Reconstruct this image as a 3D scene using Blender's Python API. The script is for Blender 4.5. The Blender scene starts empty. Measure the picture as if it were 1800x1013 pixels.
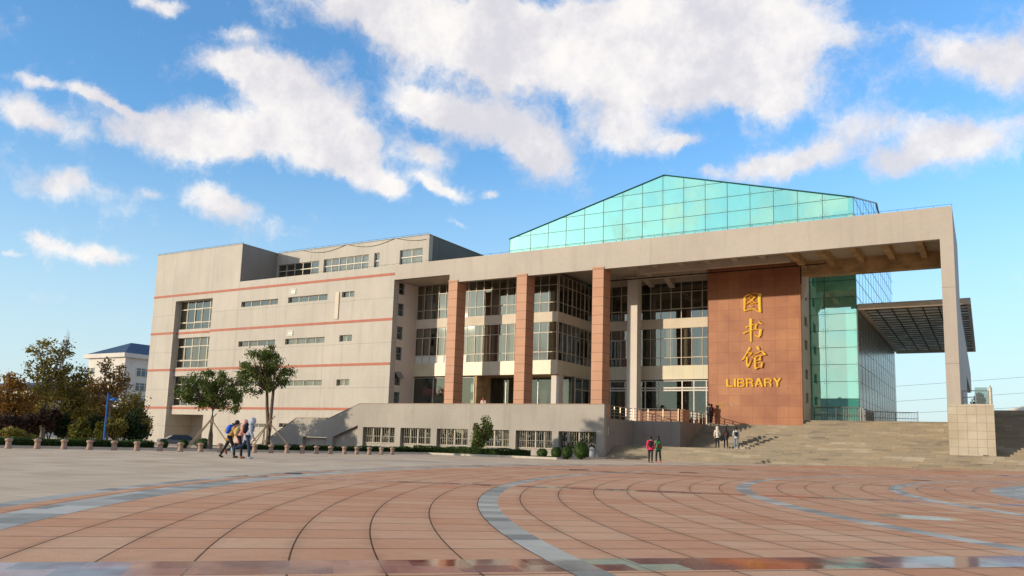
import bpy, math, random
import numpy as np
from mathutils import Vector, Matrix
random.seed(7)
scene = bpy.context.scene
COL = scene.collection
PI = math.pi

# ------------------------------------------------------------------ camera
F_PX, PPY, EYE = 1414.54, 580.05, 1.08
yaw, pitch, roll = math.radians(-30.4915), math.radians(7.8876), math.radians(1.7070)
cf = Vector((math.sin(yaw)*math.cos(pitch), math.cos(yaw)*math.cos(pitch), math.sin(pitch)))
cr = Vector((math.cos(yaw), -math.sin(yaw), 0)); cu = cr.cross(cf)
CR = math.cos(roll)*cr + math.sin(roll)*cu
CU = -math.sin(roll)*cr + math.cos(roll)*cu
CAM = Vector((0, 0, EYE))
cam_d = bpy.data.cameras.new('camera'); cam = bpy.data.objects.new('camera', cam_d); COL.objects.link(cam)
m = Matrix((CR, CU, -cf)).transposed().to_4x4(); m.translation = CAM; cam.matrix_world = m
cam_d.sensor_width = 36; cam_d.lens = F_PX/1800*36; cam_d.shift_y = 73.5/1800
cam_d.clip_start = .1; cam_d.clip_end = 6000
scene.camera = cam
def ray(x, y): return cf*F_PX + CR*(x-900) - CU*(y-PPY)
def A(x, y, X=None, Y=None, Z=None, D=None):
    """surveyed point: where the sight line of a photo point meets a real plane"""
    d = ray(x, y)
    if X is not None: t = X/d.x
    elif Y is not None: t = Y/d.y
    elif Z is not None: t = (Z-EYE)/d.z
    else: t = D/F_PX
    return CAM + d*t

# ------------------------------------------------------------------ sun, sky, exposure
SUN_EL, SUN_AZ = math.radians(8.45), math.atan2(.69, 1)      # travels towards +X +Y
sv = Vector((math.sin(SUN_AZ)*math.cos(SUN_EL), math.cos(SUN_AZ)*math.cos(SUN_EL), -math.sin(SUN_EL)))
sl = bpy.data.lights.new('sun', 'SUN'); sun = bpy.data.objects.new('sun', sl); COL.objects.link(sun)
sun.rotation_euler = sv.to_track_quat('-Z', 'Y').to_euler()
sl.energy = 3.2; sl.angle = math.radians(.6); sl.color = (1.0, .86, .66)
scene.view_settings.view_transform = 'Standard'; scene.view_settings.look = 'None'
scene.view_settings.exposure = 0.34; scene.view_settings.gamma = 1
w = bpy.data.worlds.new('World'); scene.world = w; w.use_nodes = True
nt = w.node_tree; nt.nodes.clear()
def N(t, tree=None, **kw):
    n = (tree or nt).nodes.new(t)
    for k, v in kw.items(): setattr(n, k, v)
    return n
def L(a, b, tree=None): (tree or nt).links.new(a, b)
def mth(op, a, b=None, c=None, tree=None, clamp=False):
    n = N('ShaderNodeMath', tree, operation=op, use_clamp=clamp)
    for i, v in enumerate((a, b, c)):
        if v is None: continue
        if isinstance(v, (int, float)): n.inputs[i].default_value = v
        else: L(v, n.inputs[i], tree)
    return n.outputs[0]
out = N('ShaderNodeOutputWorld'); bg = N('ShaderNodeBackground'); L(bg.outputs[0], out.inputs[0])
sky = N('ShaderNodeTexSky', sky_type='NISHITA'); sky.sun_disc = False
sky.sun_elevation = SUN_EL
sky.sun_rotation = math.atan2(-sv.x, -sv.y)
sky.air_density = 1.2; sky.dust_density = .6; sky.ozone_density = 2.0
tc = N('ShaderNodeTexCoord'); GEN = tc.outputs['Generated']
nz1 = N('ShaderNodeTexNoise'); nz1.inputs['Scale'].default_value = 9; nz1.inputs['Detail'].default_value = 9; nz1.inputs['Roughness'].default_value = .66
L(GEN, nz1.inputs['Vector'])
wv = N('ShaderNodeVectorMath', operation='SUBTRACT'); L(nz1.outputs['Color'], wv.inputs[0]); wv.inputs[1].default_value = (.5, .5, .5)
ws = N('ShaderNodeVectorMath', operation='SCALE'); L(wv.outputs[0], ws.inputs[0]); ws.inputs['Scale'].default_value = .06
wd = N('ShaderNodeVectorMath', operation='ADD'); L(GEN, wd.inputs[0]); L(ws.outputs[0], wd.inputs[1]); DW = wd.outputs[0]
# clouds: centre, half sizes, slope (photo survey) turned into sky directions
clouds = [(95,330,100,30,5,1),(60,205,80,30,28,1),(185,180,70,10,22,.8),(60,135,60,10,10,.7),(165,443,80,17,12,1),(62,418,34,15,35,.8),(20,440,24,7,5,.7),
 (400,362,85,28,20,1),(470,130,105,38,8,1.1),(565,235,105,55,12,1.2),(330,245,140,38,6,1.1),(625,300,100,28,28,1),(695,330,30,16,20,.8),(420,62,45,16,-8,.6),(440,240,100,34,3,1.0),(505,190,70,42,30,1.0),(615,245,60,32,30,.9),(420,130,50,22,0,.8),(285,8,55,16,0,1),
 (775,327,50,13,20,.9),(865,343,14,9,0,.7),(752,275,38,20,10,.9),(745,180,60,30,30,1),(860,225,110,45,18,1.2),(950,262,55,40,20,1),(700,15,170,40,0,1.2),
 (860,85,170,60,8,1.3),(1060,70,220,80,4,1.3),(1255,105,170,85,6,1.3),(1350,60,100,80,0,1.1),(1370,175,70,35,10,1.1),(1085,228,85,45,18,1.1),(1200,255,40,15,0,.8),
 (1440,262,80,26,-14,1),(1345,290,75,24,0,.8),(1560,288,62,30,0,.85),(1700,250,100,42,0,1),(1680,92,80,42,8,1.0),(1765,120,60,40,0,.9),(1640,250,50,22,0,.6),(1240,305,42,11,5,.6),
 (825,404,30,7,15,.5),(1480,215,60,25,10,.5),(260,335,28,12,10,.5),(1100,150,100,40,10,.55),(1600,215,50,20,0,.5),(1480,80,40,30,0,.45)]
acc = None
for (x, y, ra, rb, ang, wgt) in clouds:
    c = ray(x, y).normalized(); ca, sa = math.cos(math.radians(ang)), math.sin(math.radians(ang))
    a = (ray(x+ca*10, y+sa*10).normalized()-c); a = (a - c*a.dot(c)); a = a/(a.length/10*ra*1.0)/a.length*a.length
    b = (ray(x-sa*10, y+ca*10).normalized()-c); b = (b - c*b.dot(c))
    a = a.normalized()/(ra*(ray(x+1, y).normalized()-c).length); b = b.normalized()/(rb*(ray(x, y+1).normalized()-c).length)
    du = N('ShaderNodeVectorMath', operation='DOT_PRODUCT'); L(DW, du.inputs[0]); du.inputs[1].default_value = a
    dv = N('ShaderNodeVectorMath', operation='DOT_PRODUCT'); L(DW, dv.inputs[0]); dv.inputs[1].default_value = b
    q = mth('MULTIPLY', dv.outputs['Value'], dv.outputs['Value']); q = mth('MULTIPLY_ADD', du.outputs['Value'], du.outputs['Value'], q)
    e = mth('POWER', math.exp(-1.0), q)
    acc = mth('MULTIPLY', e, wgt) if acc is None else mth('MULTIPLY_ADD', e, wgt, acc)
fd = N('ShaderNodeVectorMath', operation='DOT_PRODUCT'); L(GEN, fd.inputs[0]); fd.inputs[1].default_value = cf
front = N('ShaderNodeMapRange'); L(fd.outputs['Value'], front.inputs[0]); front.inputs[1].default_value = .35; front.inputs[2].default_value = .6
acc = mth('MULTIPLY', acc, front.outputs[0])
nz3 = N('ShaderNodeTexNoise'); nz3.inputs['Scale'].default_value = 3.2; nz3.inputs['Detail'].default_value = 6; L(GEN, nz3.inputs['Vector'])
rear = mth('MULTIPLY', mth('MULTIPLY', mth('SUBTRACT', nz3.outputs[0], .46, clamp=True), 8.0, clamp=False), mth('SUBTRACT', 1.0, front.outputs[0]))
acc = mth('ADD', acc, rear)
nz2 = N('ShaderNodeTexNoise'); nz2.inputs['Scale'].default_value = 15; nz2.inputs['Detail'].default_value = 10; nz2.inputs['Roughness'].default_value = .66
L(DW, nz2.inputs['Vector'])
dens = mth('MULTIPLY_ADD', mth('SUBTRACT', nz2.outputs[0], .5), 2.1, acc)
dm = N('ShaderNodeMapRange', interpolation_type='SMOOTHSTEP'); L(dens, dm.inputs[0]); dm.inputs[1].default_value = .12; dm.inputs[2].default_value = .95
cover = mth('MULTIPLY', dm.outputs[0], .93)
shade = N('ShaderNodeMapRange', interpolation_type='SMOOTHSTEP'); L(nz1.outputs[0], shade.inputs[0]); shade.inputs[1].default_value = .36; shade.inputs[2].default_value = .66
cc = N('ShaderNodeMix', data_type='RGBA'); L(shade.outputs[0], cc.inputs[0]); cc.inputs[6].default_value = (.60, .58, .61, 1); cc.inputs[7].default_value = (.84, .80, .76, 1)
skm = N('ShaderNodeMix', data_type='RGBA', blend_type='MULTIPLY'); skm.inputs[0].default_value = 1
L(sky.outputs[0], skm.inputs[6]); tnt = N('ShaderNodeMix', data_type='RGBA'); L(front.outputs[0], tnt.inputs[0]); tnt.inputs[6].default_value = (.108, .142, .190, 1); tnt.inputs[7].default_value = (.130, .205, .290, 1); L(tnt.outputs[2], skm.inputs[7])
sz = N('ShaderNodeSeparateXYZ'); L(GEN, sz.inputs[0]); hz_ = N('ShaderNodeMapRange', interpolation_type='SMOOTHSTEP'); L(sz.outputs[2], hz_.inputs[0]); hz_.inputs[1].default_value = -.05; hz_.inputs[2].default_value = .38; hz_.inputs[3].default_value = .88; hz_.inputs[4].default_value = 0
skh = N('ShaderNodeMix', data_type='RGBA'); L(hz_.outputs[0], skh.inputs[0]); L(skm.outputs[2], skh.inputs[6]); skh.inputs[7].default_value = (.56, .67, .75, 1)
fin = N('ShaderNodeMix', data_type='RGBA'); L(cover, fin.inputs[0]); L(skh.outputs[2], fin.inputs[6]); L(cc.outputs[2], fin.inputs[7])
L(fin.outputs[2], bg.inputs[0]); bg.inputs[1].default_value = 1.0
try:
    scene.render.engine = 'CYCLES'
except Exception: pass

# ------------------------------------------------------------------ helpers
def tag(o, label=None, cat=None, group=None, kind=None):
    for k, v in (('label', label), ('category', cat), ('group', group), ('kind', kind)):
        if v: o[k] = v
    return o
def empty(name, loc, label=None, cat=None, group=None, rz=0):
    o = bpy.data.objects.new(name, None); COL.objects.link(o); o.location = loc; o.rotation_euler = (0, 0, rz)
    o.empty_display_size = .2
    return tag(o, label, cat, group)
def woff(p):
    v = Vector((0, 0, 0))
    while p is not None: v = v + Vector(p.location); p = p.parent
    return v
class MB:
    def __init__(s): s.v = []; s.f = []; s.c = None
    def add(s, vs, fs):
        n = len(s.v); s.v += [tuple(p) for p in vs]; s.f += [tuple(i+n for i in f) for f in fs]; return s
    def box(s, x0, x1, y0, y1, z0, z1):
        if x0 > x1: x0, x1 = x1, x0
        if y0 > y1: y0, y1 = y1, y0
        if z0 > z1: z0, z1 = z1, z0
        return s.add([(x0,y0,z0),(x1,y0,z0),(x1,y1,z0),(x0,y1,z0),(x0,y0,z1),(x1,y0,z1),(x1,y1,z1),(x0,y1,z1)],
                     [(0,3,2,1),(4,5,6,7),(0,1,5,4),(1,2,6,5),(2,3,7,6),(3,0,4,7)])
    def obox(s, c, ax, ay, az):
        c, ax, ay, az = map(Vector, (c, ax, ay, az)); vs = []
        for k in (-1, 1):
            for (i, j) in ((-1,-1),(1,-1),(1,1),(-1,1)): vs.append(c+ax*i+ay*j+az*k)
        return s.add(vs, [(0,3,2,1),(4,5,6,7),(0,1,5,4),(1,2,6,5),(2,3,7,6),(3,0,4,7)])
    def prism_y(s, poly, y0, y1):      # poly in (x, z)
        n = len(poly); vs = [(x, y0, z) for x, z in poly] + [(x, y1, z) for x, z in poly]
        return s.add(vs, [tuple(range(n)), tuple(range(2*n-1, n-1, -1))] + [(i, i+n, (i+1) % n+n, (i+1) % n) for i in range(n)])
    def prism_x(s, poly, x0, x1):      # poly in (y, z)
        n = len(poly); vs = [(x0, y, z) for y, z in poly] + [(x1, y, z) for y, z in poly]
        return s.add(vs, [tuple(range(n-1, -1, -1)), tuple(range(n, 2*n))] + [(i, (i+1) % n, (i+1) % n+n, i+n) for i in range(n)])
    def tube(s, pts, rs, n=6, cap=True):
        pts = [Vector(p) for p in pts]
        if isinstance(rs, (int, float)): rs = [rs]*len(pts)
        base = len(s.v); up = Vector((0, 0, 1))
        for i, p in enumerate(pts):
            d = (pts[min(i+1, len(pts)-1)]-pts[max(i-1, 0)]).normalized()
            a = d.cross(up);
            if a.length < .05: a = d.cross(Vector((1, 0, 0)))
            a.normalize(); b = d.cross(a)
            for k in range(n):
                t = 2*PI*k/n; s.v.append(tuple(p+a*math.cos(t)*rs[i]+b*math.sin(t)*rs[i]))
        for i in range(len(pts)-1):
            for k in range(n):
                q = base+i*n; s.f.append((q+k, q+(k+1) % n, q+n+(k+1) % n, q+n+k))
        if cap: s.f.append(tuple(base+k for k in range(n))); s.f.append(tuple(base+(len(pts)-1)*n+k for k in range(n-1, -1, -1)))
        return s
    def lathe(s, prof, n=16, c=(0, 0, 0), sq=1.0):
        base = len(s.v)
        for r, z in prof:
            for k in range(n): t = 2*PI*k/n; s.v.append((c[0]+r*math.cos(t), c[1]+r*math.sin(t)*sq, c[2]+z))
        for i in range(len(prof)-1):
            for k in range(n): q = base+i*n; s.f.append((q+k, q+(k+1) % n, q+n+(k+1) % n, q+n+k))
        s.f.append(tuple(base+k for k in range(n-1, -1, -1))); s.f.append(tuple(base+(len(prof)-1)*n+k for k in range(n)))
        return s
    def ell(s, c, rx, ry, rz, nu=12, nv=8, rot=None):
        base = len(s.v); c = Vector(c)
        for i in range(nv+1):
            th = PI*i/nv
            for k in range(nu):
                p = Vector((rx*math.sin(th)*math.cos(2*PI*k/nu), ry*math.sin(th)*math.sin(2*PI*k/nu), -rz*math.cos(th)))
                if rot: p = rot @ p
                s.v.append(tuple(c+p))
        for i in range(nv):
            for k in range(nu): q = base+i*nu; s.f.append((q+k, q+(k+1) % nu, q+nu+(k+1) % nu, q+nu+k))
        return s
    def build(s, name, mat, parent=None, smooth=False, bevel=0, world=True, link=True):
        me = bpy.data.meshes.new(name)
        o = woff(parent) if world else Vector((0, 0, 0))
        v = np.array(s.v, dtype=np.float64) - np.array(o)
        me.from_pydata(v.tolist(), [], s.f); me.validate(verbose=False)
        ob = bpy.data.objects.new(name, me); COL.objects.link(ob)
        if mat: me.materials.append(mat)
        if smooth: me.polygons.foreach_set('use_smooth', [True]*len(me.polygons))
        if parent: ob.parent = parent
        if bevel:
            b = ob.modifiers.new('bevel', 'BEVEL'); b.width = bevel; b.segments = 2; b.limit_method = 'ANGLE'
        return ob
def copy_tree(o, parent=None):
    c = o.copy(); COL.objects.link(c); c.parent = parent
    for ch in list(o.children): copy_tree(ch, c)
    return c

# ------------------------------------------------------------------ materials
def newmat(name):
    mt = bpy.data.materials.new(name); mt.use_nodes = True; t = mt.node_tree; t.nodes.clear()
    o = t.nodes.new('ShaderNodeOutputMaterial'); return mt, t, o
def bsdf(t, o, col=(.5, .5, .5), rough=.6, metal=0, spec=.5):
    b = t.nodes.new('ShaderNodeBsdfPrincipled'); b.inputs['Base Color'].default_value = (*col, 1)
    b.inputs['Roughness'].default_value = rough; b.inputs['Metallic'].default_value = metal
    b.inputs['Specular IOR Level'].default_value = spec; t.links.new(b.outputs[0], o.inputs[0]); return b
def noise(t, scale, detail=4, rough=.55, vec=None, stretch=None):
    n = t.nodes.new('ShaderNodeTexNoise'); n.inputs['Scale'].default_value = scale
    n.inputs['Detail'].default_value = detail; n.inputs['Roughness'].default_value = rough
    g = vec or pos(t)
    if stretch:
        mp = t.nodes.new('ShaderNodeMapping'); mp.inputs['Scale'].default_value = stretch; t.links.new(g, mp.inputs[0]); g = mp.outputs[0]
    t.links.new(g, n.inputs['Vector']); return n.outputs[0]
def pos(t): return t.nodes.new('ShaderNodeNewGeometry').outputs['Position']
def objc(t): return t.nodes.new('ShaderNodeTexCoord').outputs['Object']
def ramp(t, f, a, b, c0, c1, smooth=False):
    r = t.nodes.new('ShaderNodeValToRGB'); t.links.new(f, r.inputs[0]); e = r.color_ramp.elements
    e[0].position = a; e[1].position = b; e[0].color = (*c0, 1); e[1].color = (*c1, 1); return r.outputs[0]
def mixc(t, f, a, b, mode='MIX'):
    n = t.nodes.new('ShaderNodeMix'); n.data_type = 'RGBA'; n.blend_type = mode
    for i, v in ((0, f), (6, a), (7, b)):
        if isinstance(v, tuple): n.inputs[i].default_value = (*v, 1)
        elif isinstance(v, (int, float)): n.inputs[i].default_value = v
        else: t.links.new(v, n.inputs[i])
    return n.outputs[2]
def bump(t, b, h, strength=.3, dist=.02):
    n = t.nodes.new('ShaderNodeBump'); n.inputs['Strength'].default_value = strength; n.inputs['Distance'].default_value = dist
    t.links.new(h, n.inputs['Height']); t.links.new(n.outputs[0], b.inputs['Normal'])
def sc(c, k): return tuple(max(0, min(1, x*k)) for x in c)
def simple(name, col, rough=.6, var=.12, scale=3, metal=0, spec=.4, bmp=0, bscale=40, coord=None, stretch=None):
    mt, t, o = newmat(name); b = bsdf(t, o, col, rough, metal, spec)
    n = noise(t, scale, 5, .6, (coord or pos)(t), stretch)
    t.links.new(ramp(t, n, .3, .7, sc(col, 1-var), sc(col, 1+var)), b.inputs['Base Color'])
    if bmp: bump(t, b, noise(t, bscale, 3, .6, (coord or pos)(t)), bmp, .01)
    return mt
def lines(t, comp, values, width):
    """mask that is 1 on thin joints at given coordinates"""
    acc = None
    for v in values:
        m_ = mth('LESS_THAN', mth('ABSOLUTE', mth('SUBTRACT', comp, v, tree=t), tree=t), width, tree=t)
        acc = m_ if acc is None else mth('MAXIMUM', acc, m_, tree=t)
    return acc
def grid(t, comp, period, width, phase=0):
    f = mth('FRACT', mth('DIVIDE', mth('SUBTRACT', comp, phase, tree=t), period, tree=t), tree=t)
    return mth('LESS_THAN', f, width/period, tree=t)
def cell(t, comp, period, phase=0): return mth('FLOOR', mth('DIVIDE', mth('SUBTRACT', comp, phase, tree=t), period, tree=t), tree=t)
def sep(t, v):
    s_ = t.nodes.new('ShaderNodeSeparateXYZ'); t.links.new(v, s_.inputs[0]); return s_.outputs
def white(t, a, b, c=0.0):
    cb = t.nodes.new('ShaderNodeCombineXYZ')
    for i, v in enumerate((a, b, c)):
        if isinstance(v, (int, float)): cb.inputs[i].default_value = v
        else: t.links.new(v, cb.inputs[i])
    n = t.nodes.new('ShaderNodeTexWhiteNoise'); n.noise_dimensions = '3D'; t.links.new(cb.outputs[0], n.inputs[0]); return n.outputs
M = {}
def facade(name, col, jx=(), jz=(), stain=.21, tile=(.25, .075)):
    mt, t, o = newmat(name); b = bsdf(t, o, col, .62, 0, .35); p = pos(t); s_ = sep(t, p)
    hor = mth('ADD', s_[0], s_[1], tree=t)
    big = noise(t, .22, 5, .6, p); streak = noise(t, 1.0, 5, .65, p, (1.3, 1.3, .10)); fine = noise(t, 9, 3, .6, p)
    c = ramp(t, big, .3, .72, sc(col, 1-stain*.6), sc(col, 1+stain*.35))
    c = mixc(t, ramp(t, streak, .50, .72, (0, 0, 0), (min(.7, stain*1.9),)*3), c, sc((col[0], col[1]*.97, col[2]*.92), .62))
    cellr = white(t, cell(t, hor, tile[0], .0), cell(t, s_[2], tile[1], 0))
    c = mixc(t, .055, c, cellr[1], 'SOFT_LIGHT')
    c = mixc(t, ramp(t, fine, .35, .7, (0, 0, 0), (.10,)*3), c, sc(col, .8))
    tj = mth('MAXIMUM', grid(t, s_[2], tile[1], .010, 0), mth('MULTIPLY', grid(t, hor, tile[0], .010, 0), 1.0, tree=t), tree=t)
    c = mixc(t, mth('MULTIPLY', tj, .16, tree=t), c, sc(col, .5))
    acc_ = None
    if jx: acc_ = lines(t, s_[0], jx, .018)
    if jz: z_ = lines(t, s_[2], jz, .018); acc_ = z_ if acc_ is None else mth('MAXIMUM', acc_, z_, tree=t)
    if acc_ is not None: c = mixc(t, mth('MULTIPLY', acc_, .62, tree=t), c, sc(col, .3))
    t.links.new(c, b.inputs['Base Color']); bump(t, b, tj, -.25, .004)
    return mt
WALLC = (.46, .42, .36)
stories = [A(300, 521, Y=60).z, A(300, 586, Y=60).z, A(300, 650.5, Y=60).z, A(300, 717, Y=60).z]
jointx = [A(230+x/3.83, 380+600/3.83, Y=60).x for x in (283, 540, 722, 980, 1045, 1312)]
M['wall'] = facade('tiled_wall', WALLC, jointx, [(stories[i]+stories[i+1])/2-.1 for i in range(3)]+[1.7])
M['beam'] = facade('portal_plaster', (.43, .375, .315), [-22.6], [12.1, 7.0], .17)
M['lowwall'] = facade('terrace_tiles', (.36, .325, .275), (), (), .30)
M['retwall'] = facade('granite_cladding', (.27, .235, .20), (), (), .35, (.9, .62))
M['sidecol'] = facade('white_plaster', (.62, .56, .49), (), (), .14, (1.1, .7))
M['soffit'] = simple('soffit_plaster', (.50, .42, .33), .8, .12, .8)
M['rustbeam'] = simple('stained_concrete', (.42, .27, .13), .8, .35, .9, stretch=(1, 1, 1.5))
M['stripe'] = simple('red_stripe_paint', (.37, .10, .055), .6, .15, 1.5)
M['frame'] = simple('window_frame', (.52, .45, .33), .45, .08, 2)
M['framewhite'] = simple('white_frame', (.62, .57, .49), .45, .08, 2)
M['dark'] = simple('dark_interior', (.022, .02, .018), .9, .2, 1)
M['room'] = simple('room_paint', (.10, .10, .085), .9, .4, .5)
M['roof'] = simple('roof_felt', (.22, .21, .20), .9, .15, 2)
M['cream'] = None
mt, t, o = newmat('cream_panels'); b = bsdf(t, o, (.6, .53, .38), .4, 0, .4); s_ = sep(t, pos(t))
hor = mth('ADD', s_[0], s_[1], tree=t)
c = ramp(t, noise(t, .6, 4), .3, .7, (.55, .49, .34), (.64, .57, .42)); wn = white(t, cell(t, hor, .95), 0.0)
c = mixc(t, .06, c, wn[1], 'SOFT_LIGHT'); c = mixc(t, mth('MULTIPLY', grid(t, hor, .95, .03), .35, tree=t), c, (.25, .2, .13)); t.links.new(c, b.inputs[0]); M['cream'] = mt
M['band'] = simple('band_plaster', (.60, .52, .41), .7, .10, .7)
def granite(name, ca, cb, px_, pz, axis=0, jw=.02, rough=.35, stain=True):
    mt, t, o = newmat(name); b = bsdf(t, o, ca, rough, 0, .5); p = pos(t); s_ = sep(t, p)
    hor = mth('ADD', s_[0], s_[1], tree=t) if axis == 0 else s_[axis-1]
    ci, cz = cell(t, hor, px_), cell(t, s_[2], pz)
    r = white(t, ci, cz)[0]
    big = noise(t, .35, 4, .6, p)
    f = mth('ADD', mth('MULTIPLY', r, .22, tree=t), mth('MULTIPLY', mth('SUBTRACT', big, .25, tree=t), 1.5, tree=t), tree=t)
    c = ramp(t, f, .2, .8, ca, cb); c = mixc(t, ramp(t, noise(t, 60, 2, .6, p), .4, .7, (0, 0, 0), (.25,)*3), c, sc(ca, .65))
    j = mth('MAXIMUM', grid(t, hor, px_, jw), grid(t, s_[2], pz, jw), tree=t)
    c = mixc(t, mth('MULTIPLY', j, .8, tree=t), c, sc(ca, .35)); t.links.new(c, b.inputs['Base Color'])
    if stain: t.links.new(ramp(t, noise(t, 1.2, 4, .6, p), .3, .7, (.25,)*3, (.6,)*3), b.inputs['Roughness'])
    return mt
M['redgranite'] = granite('red_granite_wall', (.28, .092, .038), (.43, .18, .07), .98, .92, stain=False, rough=.55)
M['colgranite'] = granite('pink_granite_pier', (.42, .195, .105), (.49, .25, .14), 30., .77, jw=.045, stain=False, rough=.6)
M['blockstone'] = granite('yellow_sandstone', (.38, .31, .21), (.52, .455, .36), .54, .52)
M['gold'] = simple('gold_paint', (1.0, .60, .07), .35, .06, 6, .12, .6)
M['steel'] = simple('brushed_steel', (.42, .36, .28), .3, .1, 8, .85, .5)
M['greysteel'] = simple('grey_steel', (.30, .30, .28), .4, .1, 8, .6, .5)
# window glass: reflects the sky, shows the room
def glass(name, tint, refl, rough=.01):
    mt, t, o = newmat(name)
    g = t.nodes.new('ShaderNodeBsdfGlossy'); g.inputs['Roughness'].default_value = rough; g.inputs['Color'].default_value = (*tint, 1)
    tr = t.nodes.new('ShaderNodeBsdfTransparent'); tr.inputs['Color'].default_value = (*sc(tint, .82), 1)
    fr = t.nodes.new('ShaderNodeFresnel'); fr.inputs['IOR'].default_value = 1.5
    f = mth('ADD', fr.outputs[0], refl, tree=t, clamp=True)
    mx = t.nodes.new('ShaderNodeMixShader'); t.links.new(f, mx.inputs[0]); t.links.new(tr.outputs[0], mx.inputs[1]); t.links.new(g.outputs[0], mx.inputs[2]); t.links.new(mx.outputs[0], o.inputs[0])
    n = t.nodes.new('ShaderNodeBump'); n.inputs['Strength'].default_value = .008; n.inputs['Distance'].default_value = .02; t.links.new(noise(t, .9, 2), n.inputs['Height']); t.links.new(n.outputs[0], g.inputs['Normal'])
    return mt
M['glass'] = glass('window_glass', (.80, .82, .78), .17)
M['glassgf'] = glass('shop_glass', (.76, .85, .80), .10)
def green(name, dcol, fac, tint, bstr):
    mt, t, o = newmat(name)
    g = t.nodes.new('ShaderNodeBsdfGlossy'); g.inputs['Roughness'].default_value = .015
    lw = t.nodes.new('ShaderNodeLayerWeight'); lw.inputs['Blend'].default_value = .5
    gr = t.nodes.new('ShaderNodeMapRange'); t.links.new(lw.outputs['Facing'], gr.inputs[0]); gr.inputs[1].default_value = .62; gr.inputs[2].default_value = .9
    t.links.new(mixc(t, gr.outputs[0], tint, (.86, .95, 1.0)), g.inputs['Color'])
    df = t.nodes.new('ShaderNodeBsdfDiffuse'); t.links.new(ramp(t, noise(t, .9, 5, .7, None, (1, 1, .25)), .3, .7, sc(dcol, .8), sc(dcol, 1.2)), df.inputs['Color'])
    mx = t.nodes.new('ShaderNodeMixShader'); t.links.new(mth('ADD', mth('MULTIPLY', gr.outputs[0], .95-fac, tree=t), fac, tree=t), mx.inputs[0]); t.links.new(df.outputs[0], mx.inputs[1]); t.links.new(g.outputs[0], mx.inputs[2]); t.links.new(mx.outputs[0], o.inputs[0])
    nm = t.nodes.new('ShaderNodeBump'); nm.inputs['Strength'].default_value = bstr; nm.inputs['Distance'].default_value = .06; t.links.new(noise(t, .45, 2), nm.inputs['Height'])
    s_ = sep(t, pos(t)); hor = mth('ADD', s_[0], s_[1], tree=t); cv = white(t, cell(t, hor, 2.102, 73-41.0), cell(t, s_[2], 1.455, 4.03))
    vs_ = t.nodes.new('ShaderNodeVectorMath'); vs_.operation = 'SUBTRACT'; t.links.new(cv[1], vs_.inputs[0]); vs_.inputs[1].default_value = (.5, .5, .5)
    vk = t.nodes.new('ShaderNodeVectorMath'); vk.operation = 'SCALE'; t.links.new(vs_.outputs[0], vk.inputs[0]); vk.inputs['Scale'].default_value = .022
    va = t.nodes.new('ShaderNodeVectorMath'); va.operation = 'ADD'; t.links.new(nm.outputs[0], va.inputs[0]); t.links.new(vk.outputs[0], va.inputs[1]); vn = t.nodes.new('ShaderNodeVectorMath'); vn.operation = 'NORMALIZE'; t.links.new(va.outputs[0], vn.inputs[0])
    t.links.new(vn.outputs[0], g.inputs['Normal']); return mt
M['green'] = green('green_glass', (.08, .50, .40), .66, (.66, 1.0, .84), .12)
M['brownglass'] = simple('brown_side_glass', (.13, .115, .085), .25, .45, 1.2, 0, .6, stretch=(1, 1, .2))  # brown-grey and streaky, duller than the green panes above the canopy
M['joint'] = simple('dark_green_joint', (.012, .07, .055), .5, .1, 2)
mt, t, o = newmat('curtain_cloth'); b = bsdf(t, o, (.62, .58, .48), .9, 0, .1); oi = t.nodes.new('ShaderNodeNewGeometry').outputs['Random Per Island']
t.links.new(ramp(t, oi, .1, .9, (.46, .44, .38), (.28, .22, .13)), b.inputs[0]); M['curtain'] = mt
M['whitepanel'] = simple('white_panel', (.60, .62, .56), .5, .05, 2)

# stairs, paving
mt, t, o = newmat('stair_stone'); b = bsdf(t, o, (.35, .28, .18), .6, 0, .35); p = pos(t); s_ = sep(t, p)
row = cell(t, mth('ADD', s_[2], .02, tree=t), .147)
off = mth('MULTIPLY', white(t, row, 3.0)[0], 1.2, tree=t)
ci = cell(t, mth('ADD', s_[0], off, tree=t), 1.25)
r = white(t, ci, row)[0]
n1 = noise(t, 1.0, 6, .65, p, (.55, 1.0, 3.2)); n2 = noise(t, .16, 3, .5, p)
f = mth('ADD', mth('MULTIPLY', r, .24, tree=t), mth('MULTIPLY', n1, 1.0, tree=t), tree=t)
f = mth('ADD', f, mth('MULTIPLY', mth('SUBTRACT', n2, .5, tree=t), .5, tree=t), tree=t)
rp = t.nodes.new('ShaderNodeValToRGB'); t.links.new(f, rp.inputs[0]); e = rp.color_ramp.elements
e[0].position = .22; e[0].color = (.11, .085, .055, 1); e[1].position = .88; e[1].color = (.62, .56, .46, 1)
for q_, c_ in ((.38, (.25, .205, .15)), (.53, (.39, .335, .25)), (.68, (.45, .36, .235))):
    x_ = e.new(q_); x_.color = (*c_, 1)
fr_ = mth('FRACT', mth('DIVIDE', mth('ADD', s_[0], off, tree=t), 1.25, tree=t), tree=t)
c = mixc(t, mth('MULTIPLY', mth('LESS_THAN', fr_, .018, tree=t), .6, tree=t), rp.outputs[0], (.08, .06, .04))
fz = mth('FRACT', mth('DIVIDE', s_[2], .149, tree=t), tree=t)
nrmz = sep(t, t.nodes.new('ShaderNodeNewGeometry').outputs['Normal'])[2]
c = mixc(t, mth('MULTIPLY', mth('LESS_THAN', nrmz, .5, tree=t), .48, tree=t), c, (.10, .075, .05))  # vertical faces painted darker, standing in for shadow lines at the steps
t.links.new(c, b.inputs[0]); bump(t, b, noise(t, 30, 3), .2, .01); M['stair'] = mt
M['kerb'] = simple('kerb_stone', (.48, .43, .36), .7, .15, 2, bmp=.2)
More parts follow.
